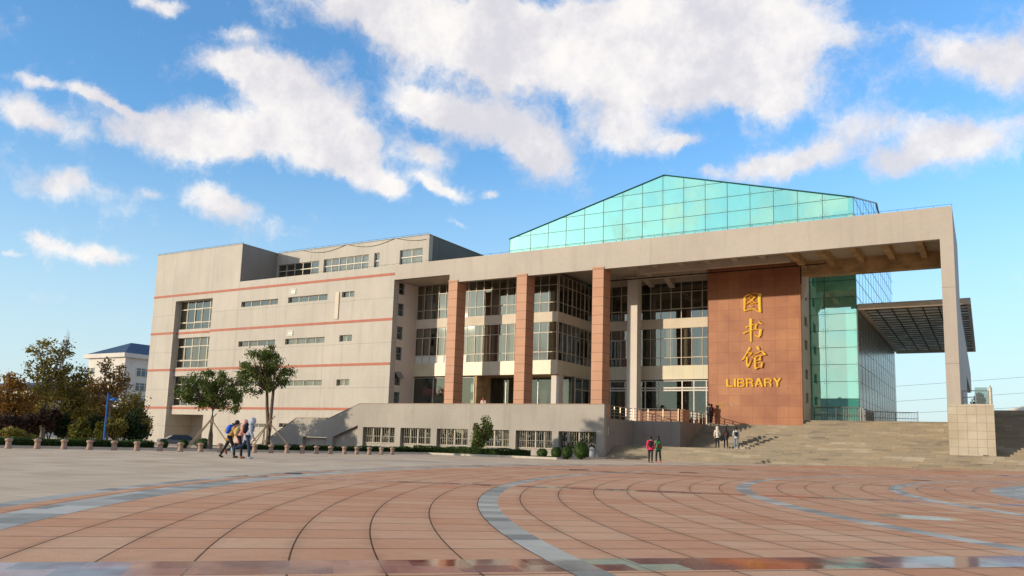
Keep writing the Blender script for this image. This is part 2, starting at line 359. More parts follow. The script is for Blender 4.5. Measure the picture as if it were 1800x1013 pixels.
M['soil'] = simple('bed_soil', (.10, .07, .045), .95, .4, 3, bmp=.6, bscale=12)

# plaza: concentric granite rings round the fountain disc
PCX, PCY = 19.83, 29.40
mt, t, o = newmat('plaza_granite'); b = bsdf(t, o, (.4, .25, .18), .5, 0, .12); p = pos(t); s_ = sep(t, p)
dx = mth('SUBTRACT', s_[0], PCX, tree=t); dy = mth('SUBTRACT', s_[1], PCY, tree=t)
rr = mth('SQRT', mth('ADD', mth('MULTIPLY', dx, dx, tree=t), mth('MULTIPLY', dy, dy, tree=t), tree=t), tree=t)
ang = mth('MULTIPLY', mth('ARCTAN2', dy, dx, tree=t), 180/PI, tree=t)
an = mth('ADD', ang, 360+135.5+22.5*.5, tree=t)
sect = mth('FLOOR', mth('DIVIDE', an, 22.5, tree=t), tree=t)
am = mth('SUBTRACT', mth('SUBTRACT', an, mth('MULTIPLY', sect, 22.5, tree=t), tree=t), 11.25, tree=t)   # -11.25..11.25 about a strip
arc = mth('MULTIPLY', mth('MULTIPLY', am, PI/180, tree=t), rr, tree=t)      # metres from strip centre line
strip = mth('LESS_THAN', mth('ABSOLUTE', arc, tree=t), .36, tree=t)
stripjoint = mth('LESS_THAN', mth('ABSOLUTE', mth('SUBTRACT', mth('ABSOLUTE', arc, tree=t), .36, tree=t), tree=t), .009, tree=t)
def seg_ring(r0, r1): return mth('MULTIPLY', mth('GREATER_THAN', rr, r0, tree=t), mth('LESS_THAN', rr, r1, tree=t), tree=t)
def union(*a):
    q = a[0]
    for x in a[1:]: q = mth('MAXIMUM', q, x, tree=t)
    return q
bands = union(seg_ring(37.9, 38.62), seg_ring(39.0, 39.36), seg_ring(32.18, 32.52), seg_ring(26.35, 26.72), seg_ring(22.2, 22.56), seg_ring(18.9, 19.8))
disc = mth('LESS_THAN', rr, 18.9, tree=t); outer = mth('GREATER_THAN', rr, 39.36, tree=t)
ringi = cell(t, rr, .7675, 37.9-.7675*60)
ringj = grid(t, rr, .7675, .018, 37.9-.7675*60-.009)
# radial joints
ta = mth('DIVIDE', mth('ADD', am, 11.25, tree=t), 1.34, tree=t)
radf = mth('ABSOLUTE', mth('SUBTRACT', mth('FRACT', ta, tree=t), .5, tree=t), tree=t)
radm = mth('MULTIPLY', mth('MULTIPLY', mth('SUBTRACT', .5, radf, tree=t), 1.34*PI/180, tree=t), rr, tree=t)
radj = mth('SUBTRACT', 1.0, mth('DIVIDE', radm, .030, tree=t), tree=t, clamp=True)
rad_i = mth('FLOOR', ta, tree=t)
near = mth('MAXIMUM', radj, 0.0, tree=t)
pave = white(t, ringi, mth('ADD', rad_i, mth('MULTIPLY', sect, 31.0, tree=t), tree=t))
n1 = noise(t, .35, 5, .6, p); n2 = noise(t, 55, 2, .7, p); n3 = noise(t, 2.3, 4, .6, p)
f = mth('ADD', mth('ADD', mth('MULTIPLY', pave[0], .35, tree=t), mth('MULTIPLY', n1, .9, tree=t), tree=t), mth('MULTIPLY', mth('SUBTRACT', noise(t, 4.5, 5, .7, p), .5, tree=t), .55, tree=t), tree=t)
pink = ramp(t, f, .35, .95, (.77, .36, .195), (.92, .57, .345))
pink = mixc(t, ramp(t, n2, .42, .62, (0, 0, 0), (.32,)*3), pink, (.50, .28, .18))
pink = mixc(t, ramp(t, n3, .5, .75, (0, 0, 0), (.18,)*3), pink, (.40, .28, .20))
jd = mth('ADD', mth('MULTIPLY', ringj, .8, tree=t), mth('MULTIPLY', radj, .75, tree=t), tree=t, clamp=True)
# soiling beside the ring joints
rf = mth('ABSOLUTE', mth('SUBTRACT', mth('FRACT', mth('DIVIDE', mth('SUBTRACT', rr, 37.9-.7675*60, tree=t), .7675, tree=t), tree=t), .5, tree=t), tree=t)
soil = mth('MULTIPLY', mth('MULTIPLY', mth('SUBTRACT', rf, .33, tree=t, clamp=True), 2.6, tree=t), ramp(t, noise(t, 1.1, 4, .6, p), .35, .65, (0, 0, 0), (1, 1, 1)), tree=t)
pink = mixc(t, mth('MULTIPLY', soil, .7, tree=t), pink, (.28, .17, .11))
pink = mixc(t, jd, pink, (.06, .035, .025))
# polished red strips, pieces of different stone
sp = cell(t, mth('ADD', rr, mth('MULTIPLY', mth('GREATER_THAN', arc, 0.0, tree=t), .37, tree=t), tree=t), .52)
sw = white(t, sp, sect)
rs_ = t.nodes.new('ShaderNodeValToRGB'); t.links.new(sw[0], rs_.inputs[0]); rs_.color_ramp.interpolation = 'CONSTANT'; e = rs_.color_ramp.elements
e[0].position = 0; e[0].color = (.30, .055, .035, 1); e[1].position = .30; e[1].color = (.42, .11, .065, 1)
for q_, c_ in ((.55, (.52, .17, .10)), (.72, (.22, .045, .035)), (.86, (.48, .25, .17)), (.94, (.45, .46, .30))):
    x_ = e.new(q_); x_.color = (*c_, 1)
sjt = mth('MAXIMUM', mth('LESS_THAN', mth('ABSOLUTE', arc, tree=t), .006, tree=t), mth('MAXIMUM', ringj, stripjoint, tree=t), tree=t)
redc = mixc(t, mth('MULTIPLY', sjt, .7, tree=t), rs_.outputs[0], (.08, .03, .02))
# grey bands
bw = white(t, cell(t, an, .9), cell(t, rr, 1.6))
grey = ramp(t, mth('ADD', mth('MULTIPLY', bw[0], .62, tree=t), mth('MULTIPLY', noise(t, 3, 5, .7, p), .5, tree=t), tree=t), .25, .85, (.33, .305, .25), (.72, .65, .52))
# beige outer paving
oc = white(t, cell(t, s_[0], .9), cell(t, s_[1], .9)); oj = mth('MAXIMUM', grid(t, s_[0], .9, .012), grid(t, s_[1], .9, .012), tree=t)
n4 = noise(t, .30, 6, .65, p, (1, 1, 1))
beige = ramp(t, mth('ADD', mth('MULTIPLY', oc[0], .35, tree=t), mth('MULTIPLY', n4, .8, tree=t), tree=t), .3, .85, (.68, .50, .33), (.88, .69, .48))
beige = mixc(t, mth('MULTIPLY', oj, .55, tree=t), beige, (.16, .12, .09))
c = mixc(t, strip, pink, redc); c = mixc(t, bands, c, grey); c = mixc(t, union(disc, outer), c, beige)
# shallow wet stain
wx = mth('DIVIDE', mth('ADD', s_[0], 1.05, tree=t), .95, tree=t); wy = mth('DIVIDE', mth('SUBTRACT', s_[1], 15.7, tree=t), .55, tree=t)
wr = mth('ADD', mth('MULTIPLY', wx, wx, tree=t), mth('MULTIPLY', wy, wy, tree=t), tree=t)
wet = mth('LESS_THAN', mth('ADD', wr, mth('MULTIPLY', noise(t, 2.5, 4, .6, p), 1.6, tree=t), tree=t), 1.45, tree=t)
c = mixc(t, mth('MULTIPLY', wet, .75, tree=t), c, (.07, .055, .05))
t.links.new(c, b.inputs['Base Color'])
pol = mth('MULTIPLY', union(mth('MULTIPLY', strip, mth('SUBTRACT', 1.0, bands, tree=t), tree=t), bands), mth('SUBTRACT', 1.0, union(disc, outer), tree=t), tree=t)
rbase = ramp(t, noise(t, 1.5, 4, .6, p), .3, .7, (.62,)*3, (.8,)*3)
rg = mixc(t, pol, rbase, ramp(t, noise(t, .8, 4, .7, p, (1, 1, 1)), .35, .65, (.45,)*3, (.65,)*3)); rg = mixc(t, strip, rg, ramp(t, noise(t, .9, 3, .6, p), .4, .6, (.10,)*3, (.30,)*3)); rg = mixc(t, union(disc, outer), rg, rbase); rg = mixc(t, wet, rg, (.06, .06, .06))
t.links.new(rg, b.inputs['Roughness'])
spl = mth('MULTIPLY', mth('MULTIPLY', strip, mth('SUBTRACT', 1.0, bands, tree=t), tree=t), mth('SUBTRACT', 1.0, union(disc, outer), tree=t), tree=t)
t.links.new(mth('MAXIMUM', mth('MULTIPLY', spl, .26, tree=t), mth('MAXIMUM', mth('MULTIPLY', wet, .5, tree=t), mth('MULTIPLY', pol, .05, tree=t), tree=t), tree=t), b.inputs['Specular IOR Level'])
hh = mth('SUBTRACT', mth('MULTIPLY', n2, .3, tree=t), jd, tree=t); bump(t, b, mth('MULTIPLY', hh, mth('SUBTRACT', 1.0, pol, tree=t), tree=t), .35, .006)
M['plaza'] = mt

def ss(x, a, b):
    q = max(0., min(1., (x-a)/(b-a))); return q*q*(3-2*q)
def gz(x, y):
    tilt = max(-.10, min(.24, .0085*(x+24.6)*(1 if x > -24.6 else .5)))
    return tilt*ss(y, 44, 55) - .70*ss(-x, 52, 64)*ss(y, 46, 56)

# ------------------------------------------------------------------ ground
xs = [-900, -500, -300, -200, -140, -110] + list(np.arange(-95, 41, 1.5)) + [50, 70, 100, 160, 300, 600, 900]
ys = [-300, -100, -40, -20] + list(np.arange(-10, 76, 1.5)) + [85, 100, 130, 180, 250, 400, 700, 1100, 1800]
mb = MB(); nx = len(xs)
for y in ys:
    for x in xs: mb.v.append((x, y, gz(x, y)-(.3*ss(y, 130, 300))))
for j in range(len(ys)-1):
    for i in range(nx-1): q = j*nx+i; mb.f.append((q, q+1, q+1+nx, q+nx))
tag(mb.build('ground', M['plaza'], smooth=True), kind='structure')

# ------------------------------------------------------------------ planting bed and kerb
bedline = [(-52, 2), (-46.2, 12), (-42.6, 22.6), (-38.6, 31.2), (-36.9, 35.6), (-35.0, 42.0), (-34.0, 46.6), (-24.25, 47.4), (-24.3, 55.6)]
def offs(line, d):
    o_ = []
    for i, p in enumerate(line):
        a = Vector(line[max(i-1, 0)]); b_ = Vector(line[min(i+1, len(line)-1)]); q = (b_-a).normalized(); n = Vector((-q.y, q.x)); o_.append(Vector(p)+n*d)
    return o_
# bed fill behind the kerb
bed = [(x, y) for x, y in [tuple(p) for p in offs(bedline, .12)]]
mb = MB(); inner = offs(bedline, 11)
n_ = len(bed)
fill = bed + [(-24.3, 55.7), (-64, 55.7), (-75, 48), (-80, 30), (-90, 2)]
mb.v = [(x, y, gz(x, y)*.3+.07) for x, y in fill]; mb.f = [tuple(range(len(fill)-1, -1, -1))]
tag(mb.build('planting_bed', M['soil']), kind='structure')
mb = MB(); o0 = offs(bedline, .0); o1 = offs(bedline, .16)
for i in range(len(bedline)-1):
    a, b_, c_, d_ = o0[i], o0[i+1], o1[i+1], o1[i]
    vs = [(p.x, p.y, -.1) for p in (a, b_, c_, d_)] + [(p.x, p.y, .13) for p in (a, b_, c_, d_)]
    mb.add(vs, [(0,3,2,1),(4,5,6,7),(0,1,5,4),(1,2,6,5),(2,3,7,6),(3,0,4,7)])
tag(mb.build('kerb', M['kerb']), kind='structure')

# ------------------------------------------------------------------ library building
XL, XT, XE, XR = -85.02, -70.35, -48.68, -1.3         # left end, tower edge, end of tiled block, right pylon
ZP, ZT = 17.65, 21.93
lib = empty('library_building', (-48.7, 60, 0), 'grey tiled library building with red stripes, portal frame and green glass hall', 'building')

def grid_wall(x0, x1, z0, z1, y0, y1, holes, extra=None):
    """wall between y0 (front) and y1 with rectangular openings and their reveals"""
    xs_ = sorted({x0, x1, *[h[0] for h in holes], *[h[1] for h in holes]}); zs_ = sorted({z0, z1, *[h[2] for h in holes], *[h[3] for h in holes]})
    xs_ = [x for x in xs_ if x0 <= x <= x1]; zs_ = [z for z in zs_ if z0 <= z <= z1]
    def solid(i, j):
        if i < 0 or j < 0 or i >= len(xs_)-1 or j >= len(zs_)-1: return False
        cx, cz = (xs_[i]+xs_[i+1])/2, (zs_[j]+zs_[j+1])/2
        return not any(h[0] < cx < h[1] and h[2] < cz < h[3] for h in holes)
    mb = MB()
    for i in range(len(xs_)-1):
        for j in range(len(zs_)-1):
            if not solid(i, j): continue
            a, b, c, d = xs_[i], xs_[i+1], zs_[j], zs_[j+1]
            mb.add([(a,y0,c),(b,y0,c),(b,y0,d),(a,y0,d)], [(0,1,2,3)]); mb.add([(a,y1,c),(b,y1,c),(b,y1,d),(a,y1,d)], [(3,2,1,0)])
            if not solid(i-1, j): mb.add([(a,y0,c),(a,y1,c),(a,y1,d),(a,y0,d)], [(3,2,1,0)])
            if not solid(i+1, j): mb.add([(b,y0,c),(b,y1,c),(b,y1,d),(b,y0,d)], [(0,1,2,3)])
            if not solid(i, j-1): mb.add([(a,y0,c),(b,y0,c),(b,y1,c),(a,y1,c)], [(3,2,1,0)])
            if not solid(i, j+1): mb.add([(a,y0,d),(b,y0,d),(b,y1,d),(a,y1,d)], [(0,1,2,3)])
    return mb
def R4(x0, y0, x1, y1, Y=60):
    a = A(x0, y0, Y=Y); b = A(x1, y1, Y=Y); return (min(a.x, b.x), max(a.x, b.x), min(a.z, b.z), max(a.z, b.z))

rng = random.Random(3)
def glazing(name, parent, u0, u1, z0, z1, pos3, trans=(), step=.9, bar=.045, big=0, mat='frame', gl='glass', curtain=.4, depth=.07, panes=True, posts=None, roomd=1.6, panels=None, label=None, cm='curtain', opens=0):
    """frame mesh with child panes, curtains and a dark room behind. pos3(u, w, z): w grows towards the outside"""
    def bx(mb, ua, ub, wa, wb, za, zb):
        vs = [pos3(u, w_, z) for z in (za, zb) for (u, w_) in ((ua, wa), (ub, wa), (ub, wb), (ua, wb))]
        mb.add(vs, [(0,3,2,1),(4,5,6,7),(0,1,5,4),(1,2,6,5),(2,3,7,6),(3,0,4,7)])
    n = max(1, round((u1-u0)/step)); us = posts or [u0+(u1-u0)*i/n for i in range(n+1)]
    zs_ = [z0, *[z for z in trans if z0 < z < z1], z1]
    f = MB()
    for i, u in enumerate(us):
        wdt = bar*(1.5 if (big and i % big == 0) else 1)
        bx(f, u-wdt/2, u+wdt/2, 0, depth, z0, z1)
    for z in zs_:
        wdt = bar*1.25
        for i in range(len(us)-1): bx(f, us[i]+bar/2, us[i+1]-bar/2, .005, depth-.006, max(z0, z-wdt/2), min(z1, z+wdt/2))
    # sliding sashes: thinner extra frames in the tall middle row
    mid = max(range(len(zs_)-1), key=lambda i: zs_[i+1]-zs_[i])
    for i in range(len(us)-1):
        if opens and rng.random() < opens:
            a, b = us[i]+bar/2, us[i+1]-bar/2; za, zb = zs_[mid]+bar*.6, zs_[mid+1]-bar*.6
            bx(f, a, a+bar*.8, depth, depth+.03, za, zb); bx(f, b-bar*.8, b, depth, depth+.03, za, zb)
            bx(f, a+bar*.8, b-bar*.8, depth, depth+.03, za, za+bar*.8); bx(f, a+bar*.8, b-bar*.8, depth, depth+.03, zb-bar*.8, zb)
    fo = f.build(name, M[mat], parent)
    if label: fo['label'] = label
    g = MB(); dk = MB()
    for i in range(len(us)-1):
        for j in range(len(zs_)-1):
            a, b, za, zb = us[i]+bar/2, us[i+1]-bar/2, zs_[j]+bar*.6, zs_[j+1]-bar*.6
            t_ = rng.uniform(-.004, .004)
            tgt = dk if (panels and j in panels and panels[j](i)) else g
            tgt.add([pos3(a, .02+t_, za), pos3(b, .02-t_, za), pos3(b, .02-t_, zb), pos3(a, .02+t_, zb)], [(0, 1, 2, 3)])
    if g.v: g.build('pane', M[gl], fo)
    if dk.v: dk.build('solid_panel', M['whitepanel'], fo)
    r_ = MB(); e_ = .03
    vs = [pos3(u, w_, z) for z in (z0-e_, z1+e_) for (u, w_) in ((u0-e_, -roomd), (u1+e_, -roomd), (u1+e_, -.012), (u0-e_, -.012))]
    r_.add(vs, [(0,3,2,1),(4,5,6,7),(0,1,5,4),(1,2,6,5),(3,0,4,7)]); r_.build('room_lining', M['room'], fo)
    if curtain > 0:
        u = u0+.05
        while u < u1-.3:
            wd_ = rng.uniform(.3, 1.0)*min(1.3, step*1.2)
            if rng.random() < curtain:
                ub = min(u+wd_, u1-.04); k = max(3, int((ub-u)/.07)); top = z1-.06; bot = z0+.05 if rng.random() < .85 else z0+(z1-z0)*.25
                sw_ = rng.uniform(-.12, .12)
                vs = []
                for q in range(k+1):
                    uu = u+(ub-u)*q/k; ww = -.16+.035*math.sin(q*1.9)
                    vs += [pos3(min(u1-.03, max(u0+.03, uu+sw_*(.5-q/k))), ww, bot), pos3(uu, ww, top)]
                cu_ = MB(); cu_.add(vs, [(2*q, 2*q+2, 2*q+3, 2*q+1) for q in range(k)]); cu_.build('curtain', M[cm], fo)
            u += wd_*rng.uniform(.8, 1.3)
    return fo
def frontp(Y): return lambda u, w_, z: (u, Y-w_, z)
def rightp(X): return lambda u, w_, z: (X+w_, u, z)

# --- tiled block front wall with its openings
rc = R4(309.2, 530.6, 374.2, 524); RX0, RX1 = rc[0], rc[1]; RZT = rc[3]
small = {'r1a': R4(424.5, 531, 488.4, 534), 'r1b': R4(506.8, 523, 575.4, 527), 'r1c': R4(601.3, 513.7, 622.4, 521.5),
         'r2a': R4(419.3, 600.6, 483.2, 606.6), 'r2b': R4(501.5, 596, 570.2, 602), 'r2c': R4(596.8, 589.7, 618.3, 600),
         'r3a': R4(412, 675, 478, 681), 'r3b': R4(497, 668.5, 565.5, 678.3), 'r3c': R4(591.6, 667.3, 613.5, 678.2),
         'r4a': R4(408, 744, 467.6, 752), 'r4b': R4(490.5, 744.1, 530, 752)}
def hz(k, za, zb): a = small[k]; small[k] = (a[0], a[1], za, zb)
z1 = A(424.5, 531, Y=60).z
for r_, ref in (('r1', 531), ):
    pass
hz('r1a', A(424.5, 540.3, Y=60).z, A(424.5, 530.9, Y=60).z); hz('r1b', A(506.8, 533, Y=60).z, A(506.8, 523, Y=60).z)
hz('r2a', A(419.3, 610, Y=60).z, A(419.3, 600.6, Y=60).z); hz('r2b', A(501.5, 606, Y=60).z, A(501.5, 596, Y=60).z)
hz('r3a', A(565.5, 678.3, Y=60).z, A(565.5, 668.3, Y=60).z); hz('r3b', A(565.5, 678.3, Y=60).z, A(565.5, 668.3, Y=60).z)
holes = [(RX0, RX1, -1.5, RZT)] + list(small.values())
low = grid_wall(XL, XE, -1.5, ZP, 60, 60.8, holes)
low.build('front_wall', M['wall'], lib)
tb = MB(); tb.box(XL, XT, 60, 65.17, ZP, ZT); tb.build('stair_tower', M['wall'], lib)
# stripes
for i, z in enumerate(stories):
    h = .125; s1 = MB()
    if i == 0: s1.box(XL-.02, XE, 59.965, 60, z-h, z+h)
    else: s1.box(XL-.02, RX0, 59.965, 60, z-h, z+h); s1.box(RX1, XE, 59.965, 60, z-h, z+h)
    if i > 0: s1.box(RX0, RX1, 60.46, 60.5, z-h, z+h)
    s1.build('red_stripe', M['stripe'], lib)
# tall window strip: spandrels, windows, archway
zs1 = A(300, 580.6, Y=60.5).z; wz = []
tops = [RZT, A(306.5, 595.5, Y=60.5).z, A(301, 661.8, Y=60.5).z]
bots = [A(308, 580.5, Y=60.5).z, A(305, 647, Y=60.5).z, A(298, 713, Y=60.5).z]
arch_top = A(295.3, 728.4, Y=60.5).z
for i in range(3):
    lo = bots[i]; nxt = tops[i+1] if i < 2 else arch_top
    sp_ = MB(); sp_.box(RX0, RX1, 60.5, 61.0, nxt, lo); sp_.build('spandrel', M['wall'], lib)
    hh_ = tops[i]-lo
    glazing('window', lib, RX0, RX1, lo, tops[i], frontp(60.85), (lo+hh_*.24, lo+hh_*.72), 1.35, .07, 2, curtain=(.25, .85, .6)[i], opens=.4, roomd=1.2)
arch = MB()
arch.box(RX0, RX1, 63.5, 63.6, -1.5, arch_top); arch.box(RX0-.1, RX0, 60.8, 63.5, -1.5, arch_top); arch.box(RX1, RX1+.1, 60.8, 63.5, -1.5, arch_top); arch.box(RX0, RX1, 61.0, 63.5, arch_top, arch_top+.1)
arch.build('archway', M['wall'], lib)
for k, h in small.items():
    wd_ = h[1]-h[0]; n = 4 if wd_ > 5 else 2
    glazing('window', lib, h[0], h[1], h[2], h[3], frontp(60.28), (), wd_/n, .07, 0, curtain=(.15 if k[1] in '14' else .55), roomd=.9)
# louvred vents and pipe casing
for (x0, y0, x1, y1) in ((510.7, 508.7, 519.8, 517.6), (505.5, 581.6, 514.6, 590.4), (500, 654.5, 509, 663.5)):
    r_ = R4(x0, y0, x1, y1); v = MB(); q = .07
    v.box(r_[0], r_[1], 59.93, 60, r_[2], r_[2]+q); v.box(r_[0], r_[1], 59.93, 60, r_[3]-q, r_[3]); v.box(r_[0], r_[0]+q, 59.93, 60, r_[2]+q, r_[3]-q); v.box(r_[1]-q, r_[1], 59.93, 60, r_[2]+q, r_[3]-q)
    for k in range(5): z = r_[2]+.12+k*(r_[3]-r_[2]-.24)/5; v.box(r_[0]+q, r_[1]-q, 59.96, 60, z, z+.07)
    v.build('vent_grille', M['whitepanel'], lib)
r_ = R4(591, 514.5, 594.6, 561.5); v = MB(); v.box(r_[0], r_[1], 59.9, 60, r_[2], r_[3]); v.build('pipe_casing', M['band'], lib, bevel=.02)
v = MB()
for px_, y0_, y1_ in ((640, 471, 700), ): 
    pass
# body behind the wall
core = MB(); core.box(XL, RX0-.1, 60.8, 88, -1.5, ZP-.35); core.box(RX0-.1, RX1+.1, 63.6, 88, -1.5, arch_top); core.box(RX0-.1, RX1+.1, 62.2, 88, arch_top+.1, ZP-.35)
core.box(RX1+.1, XE-.25, 62.2, 88, -1.5, ZP-.35)
core.build('main_block', M['roof'], lib)
# --- recessed upper storey
uw = {}
w1 = (A(488.5, 466, Y=65.17).x+.02, A(561, 458.3, Y=65.17).x, A(561, 481, Y=65.17).z, A(561, 458.3, Y=65.17).z)
w2 = (A(569.4, 456.5, Y=65.17).x, A(648.5, 447.4, Y=65.17).x, A(569, 481, Y=65.17).z, A(569.4, 456.5, Y=65.17).z)
w3 = (A(658.2, 445.3, Y=65.17).x, A(667.6, 444, Y=65.17).x, A(658, 472, Y=65.17).z, A(658.2, 445.3, Y=65.17).z)
w4 = (A(703.3, 440.4, Y=65.17).x, A(743.3, 436, Y=65.17).x, A(703.3, 466, Y=65.17).z, A(703.3, 440.4, Y=65.17).z)
UP = [w1, w2, w3, w4]
grid_wall(XT, -48.57, ZP-.4, ZT, 65.17, 65.8, UP).build('upper_wall', M['wall'], lib)
for i, h in enumerate(UP):
    glazing('window', lib, h[0], h[1], h[2], h[3], frontp(65.4), ((h[2]+h[3])/2,), (1.35, 1.15, 1.0, 1.6)[i], .08, 0, curtain=(.1, .75, .6, .75)[i], roomd=1.0)
ub = MB(); ub.box(XT, -48.92, 66.45, 84, ZP-.4, ZT-.1); ub.box(XL, XT, 65.17, 84, ZP-.35, ZT-.1); ub.build('upper_storey', M['lowwall'], lib)
us_ = MB(); us_.box(-48.9, -48.57, 65.8, 84, ZP-.4, ZT); us_.build('side_parapet', facade('dark_stained_side', (.15, .145, .135), (), (), .4), lib)  # base colour much darker than the front wall, with streaky stains
cp = MB()
cp.box(XL-.03, XT+.03, 59.95, 60.25, ZT, ZT+.06); cp.box(XT-.05, -48.5, 65.1, 65.4, ZT, ZT+.06); cp.box(XT-.2, XT+.03, 60.25, 65.17, ZT, ZT+.06); cp.box(-48.8, -48.52, 65.4, 84, ZT, ZT+.06)
cp.build('coping', M['lowwall'], lib)
# lightning strip posts along the roof edge and the loose cable on the upper storey
lp = MB()
def rodline(x0, x1, y, z, step=1.1):
    n = int(abs(x1-x0)/step)
    for i in range(n+1):
        x = x0+(x1-x0)*i/n; lp.box(x-.012, x+.012, y-.012, y+.012, z, z+.14)
    lp.box(x0, x1, y-.008, y+.008, z+.14, z+.156)
rodline(XL, XT, 60.1, ZT+.06); rodline(XT+.2, -48.7, 65.2, ZT+.06); rodline(XT+.4, XR, 60.1, ZP)
lp.build('lightning_rail', M['dark'], lib)
cb = MB(); pts = []
for i in range(61):
    q = i/60; x = -66.5+17.6*q; sag = .55*math.sin(PI*((q*2.6) % 1)); pts.append((x, 65.12, ZT+.05-sag))
cb.tube(pts, .022, 4); cb.build('loose_cable', M['dark'], lib)

# --- end face of the tiled block beside the portal
ew = MB(); holesY = []
for (ya, yb, za, zb) in ((60.8,61.7,14.95,16.12),(60.8,61.7,12.84,14.06),(60.8,61.7,10.53,11.8),(60.8,61.7,8.51,9.8),(60.8,61.7,6.09,7.38),(60.8,61.7,4.3,5.44)):
    holesY.append((ya, yb, za, zb))
g_ = grid_wall(60.8, 63.85, -1, 16.2, 0, .25, holesY)
ew.v = [(XE-y, x, z) for x, y, z in g_.v]; ew.f = [tuple(reversed(f)) for f in g_.f]; ew.build('end_wall', M['sidecol'], lib)
for i, h in enumerate(holesY):
    glazing('window', lib, h[0], h[1], h[2], h[3], rightp(XE-.16), ((h[2]+h[3])/2,), .9, .05, 0, mat='greysteel', curtain=0, roomd=.8)
sash = MB(); sash.obox((XE+.22, 61.25, 7.08), (.22, 0, -.30), (0, .45, 0), (.008, 0, .008)); sash.build('open_sash', M['greysteel'], lib)

# --- portal frame: beam, pylon, ribs
pf = MB()
pf.prism_y([(XE, 16.2), (-42.2, 16.2), (-42.2, 15.44), (-2.1, 15.44), (-2.1, ZP), (XE, ZP)], 60, 60.4)
pf.build('portal_beam', M['beam'], lib)
py = MB(); py.box(-2.1, XR, 60, 71.7, 4.31, ZP)
py.prism_x([(71.7, 4.31), (85.5, 4.31), (85.5, 8.4), (110, 8.4), (110, 9.0), (116.5, 9.0), (116.5, 11.3), (71.7, 12.6)], -2.1, XR)
py.build('pylon_wall', M['beam'], lib)
rb = MB(); rb.box(-12.8, -2.1, 68.9, 69.9, 15.44, ZP-.05); rb.build('rear_beam', M['rustbeam'], lib)
for k in range(11):
    x = -3.5-2.235*k; r_ = MB()
    if x < -12.8: r_.box(x-.22, x+.22, 60.4, 64.3, 16.1, 16.66)
    else: r_.prism_x([(60.4, 16.66), (60.4, 15.75), (61.2, 15.75), (66.5, 16.1), (68.9, 16.1), (68.9, 16.66)], x-.22, x+.22)
    r_.build('ceiling_rib', M['rustbeam' if x > -12.8 else 'soffit'], lib)
cs = MB(); cs.box(-42.2, -2.1, 60.4, 71.2, 16.66, ZP-.1); cs.box(XE, -42.2, 60.4, 63.85, 16.25, ZP-.1); cs.build('portal_ceiling', M['soffit'], lib)
sb = MB(); sb.box(-25.2, -12.8, 64.3, 64.75, 15.75, 16.66); sb.build('strip_beam', M['soffit'], lib)
sb = MB(); sb.box(-32.8, -13.2, 71.15, 71.3, 16.22, 16.66); sb.box(-28.2, -20.7, 69.0, 69.5, 16.3, 16.66); sb.prism_x([(69.5, 16.66), (69.5, 16.2), (71.0, 15.9), (71.15, 15.9), (71.15, 16.66)], -26.9, -26.4); sb.prism_x([(69.5, 16.66), (69.5, 16.2), (71.0, 15.7), (71.15, 15.7), (71.15, 16.66)], -24.9, -24.4)
sb.box(-25.75, -25.25, 60.4, 69.0, 16.2, 16.66)
sb.build('entrance_lintel', M['soffit'], lib)
for (xa, xb) in ((-42.22, -41.25), (-34.96, -33.95), (-27.67, -26.68)):
    c_ = MB(); c_.box(xa, xb, 59.94, 61.4, 3.0, 15.50); o_ = c_.build('granite_column', M['colgranite'], lib)
    cp = MB(); cp.box(xa-.03, xb+.03, 59.90, 61.43, 15.50, 15.62); cp.build('column_cap', M['colgranite'], o_)
wc = MB(); wc.box(-28.18, -27.2, 68.8, 69.85, 3.0, 16.5); wc.build('white_column', M['sidecol'], lib)
wc = MB(); wc.box(-33.55, -32.75, 64.2, 65.0, 3.0, 7.15); wc.build('white_column', M['sidecol'], lib)
# dark service pipe under the ceiling
pp_ = MB(); a_ = A(1068, 494.5, Y=67.8); b_ = A(1404, 460.5, Y=67.8); zz = a_.z
pp_.tube([(a_.x, 67.8, zz), (-12.6, 67.8, zz)], .055, 6); pp_.tube([(-12.6, 67.8, zz), (-10.6, 67.8, zz), (-10.6, 67.8, 16.66)], .05, 6); pp_.tube([(-12.55, 67.8, zz), (-12.55, 67.8, 14.6)], .05, 6)
for k in range(9): x = a_.x+1+k*1.75; pp_.tube([(x, 67.8, zz), (x, 67.8, 16.66)], .015, 4)
pp_.build('service_pipe', M['dark'], lib)

# --- glazed bay and bands
BX1, BY, EY = -32.87, 63.85, 71.3
def band(z0, z1, mat, o_=.12, name='facade_band'):
    bm = MB(); bm.box(XE+.002, BX1+o_, BY-o_, BY+.25, z0, z1); bm.box(BX1-.25, BX1+o_, BY+.25, EY-.02, z0, z1); bm.build(name, M[mat], lib)
    bm = MB(); bm.box(BX1+o_+.003, -20.9, EY-o_, EY+.2, z0, z1); bm.build(name, M[mat], lib)
band(7.15, 8.41, 'cream', .16); band(11.91, 12.80, 'band')
zr = [(12.80, 16.22, (13.70, 15.31)), (8.41, 11.91, (9.17, 10.95))]
for k, (za, zb, tr_) in enumerate(zr):
    P1 = {0: (lambda i: i < 7)} if k == 1 else None
    glazing('window', lib, XE+.02, BX1-.03, za, zb, frontp(BY), tr_, .86, .042, 3, curtain=(.30, .62)[k], opens=.35, panels=P1, roomd=2.2)
    glazing('window', lib, BY+.1, EY-.1, za, zb, rightp(BX1+.012), tr_, .95, .04, 3, curtain=.15, opens=.2, roomd=2.2, mat='frame')
    glazing('window', lib, BX1+.1, -20.85, za, zb, frontp(EY), tr_, 1.02, .042, 3, curtain=(.0, .25)[k], opens=.45, roomd=2.5)
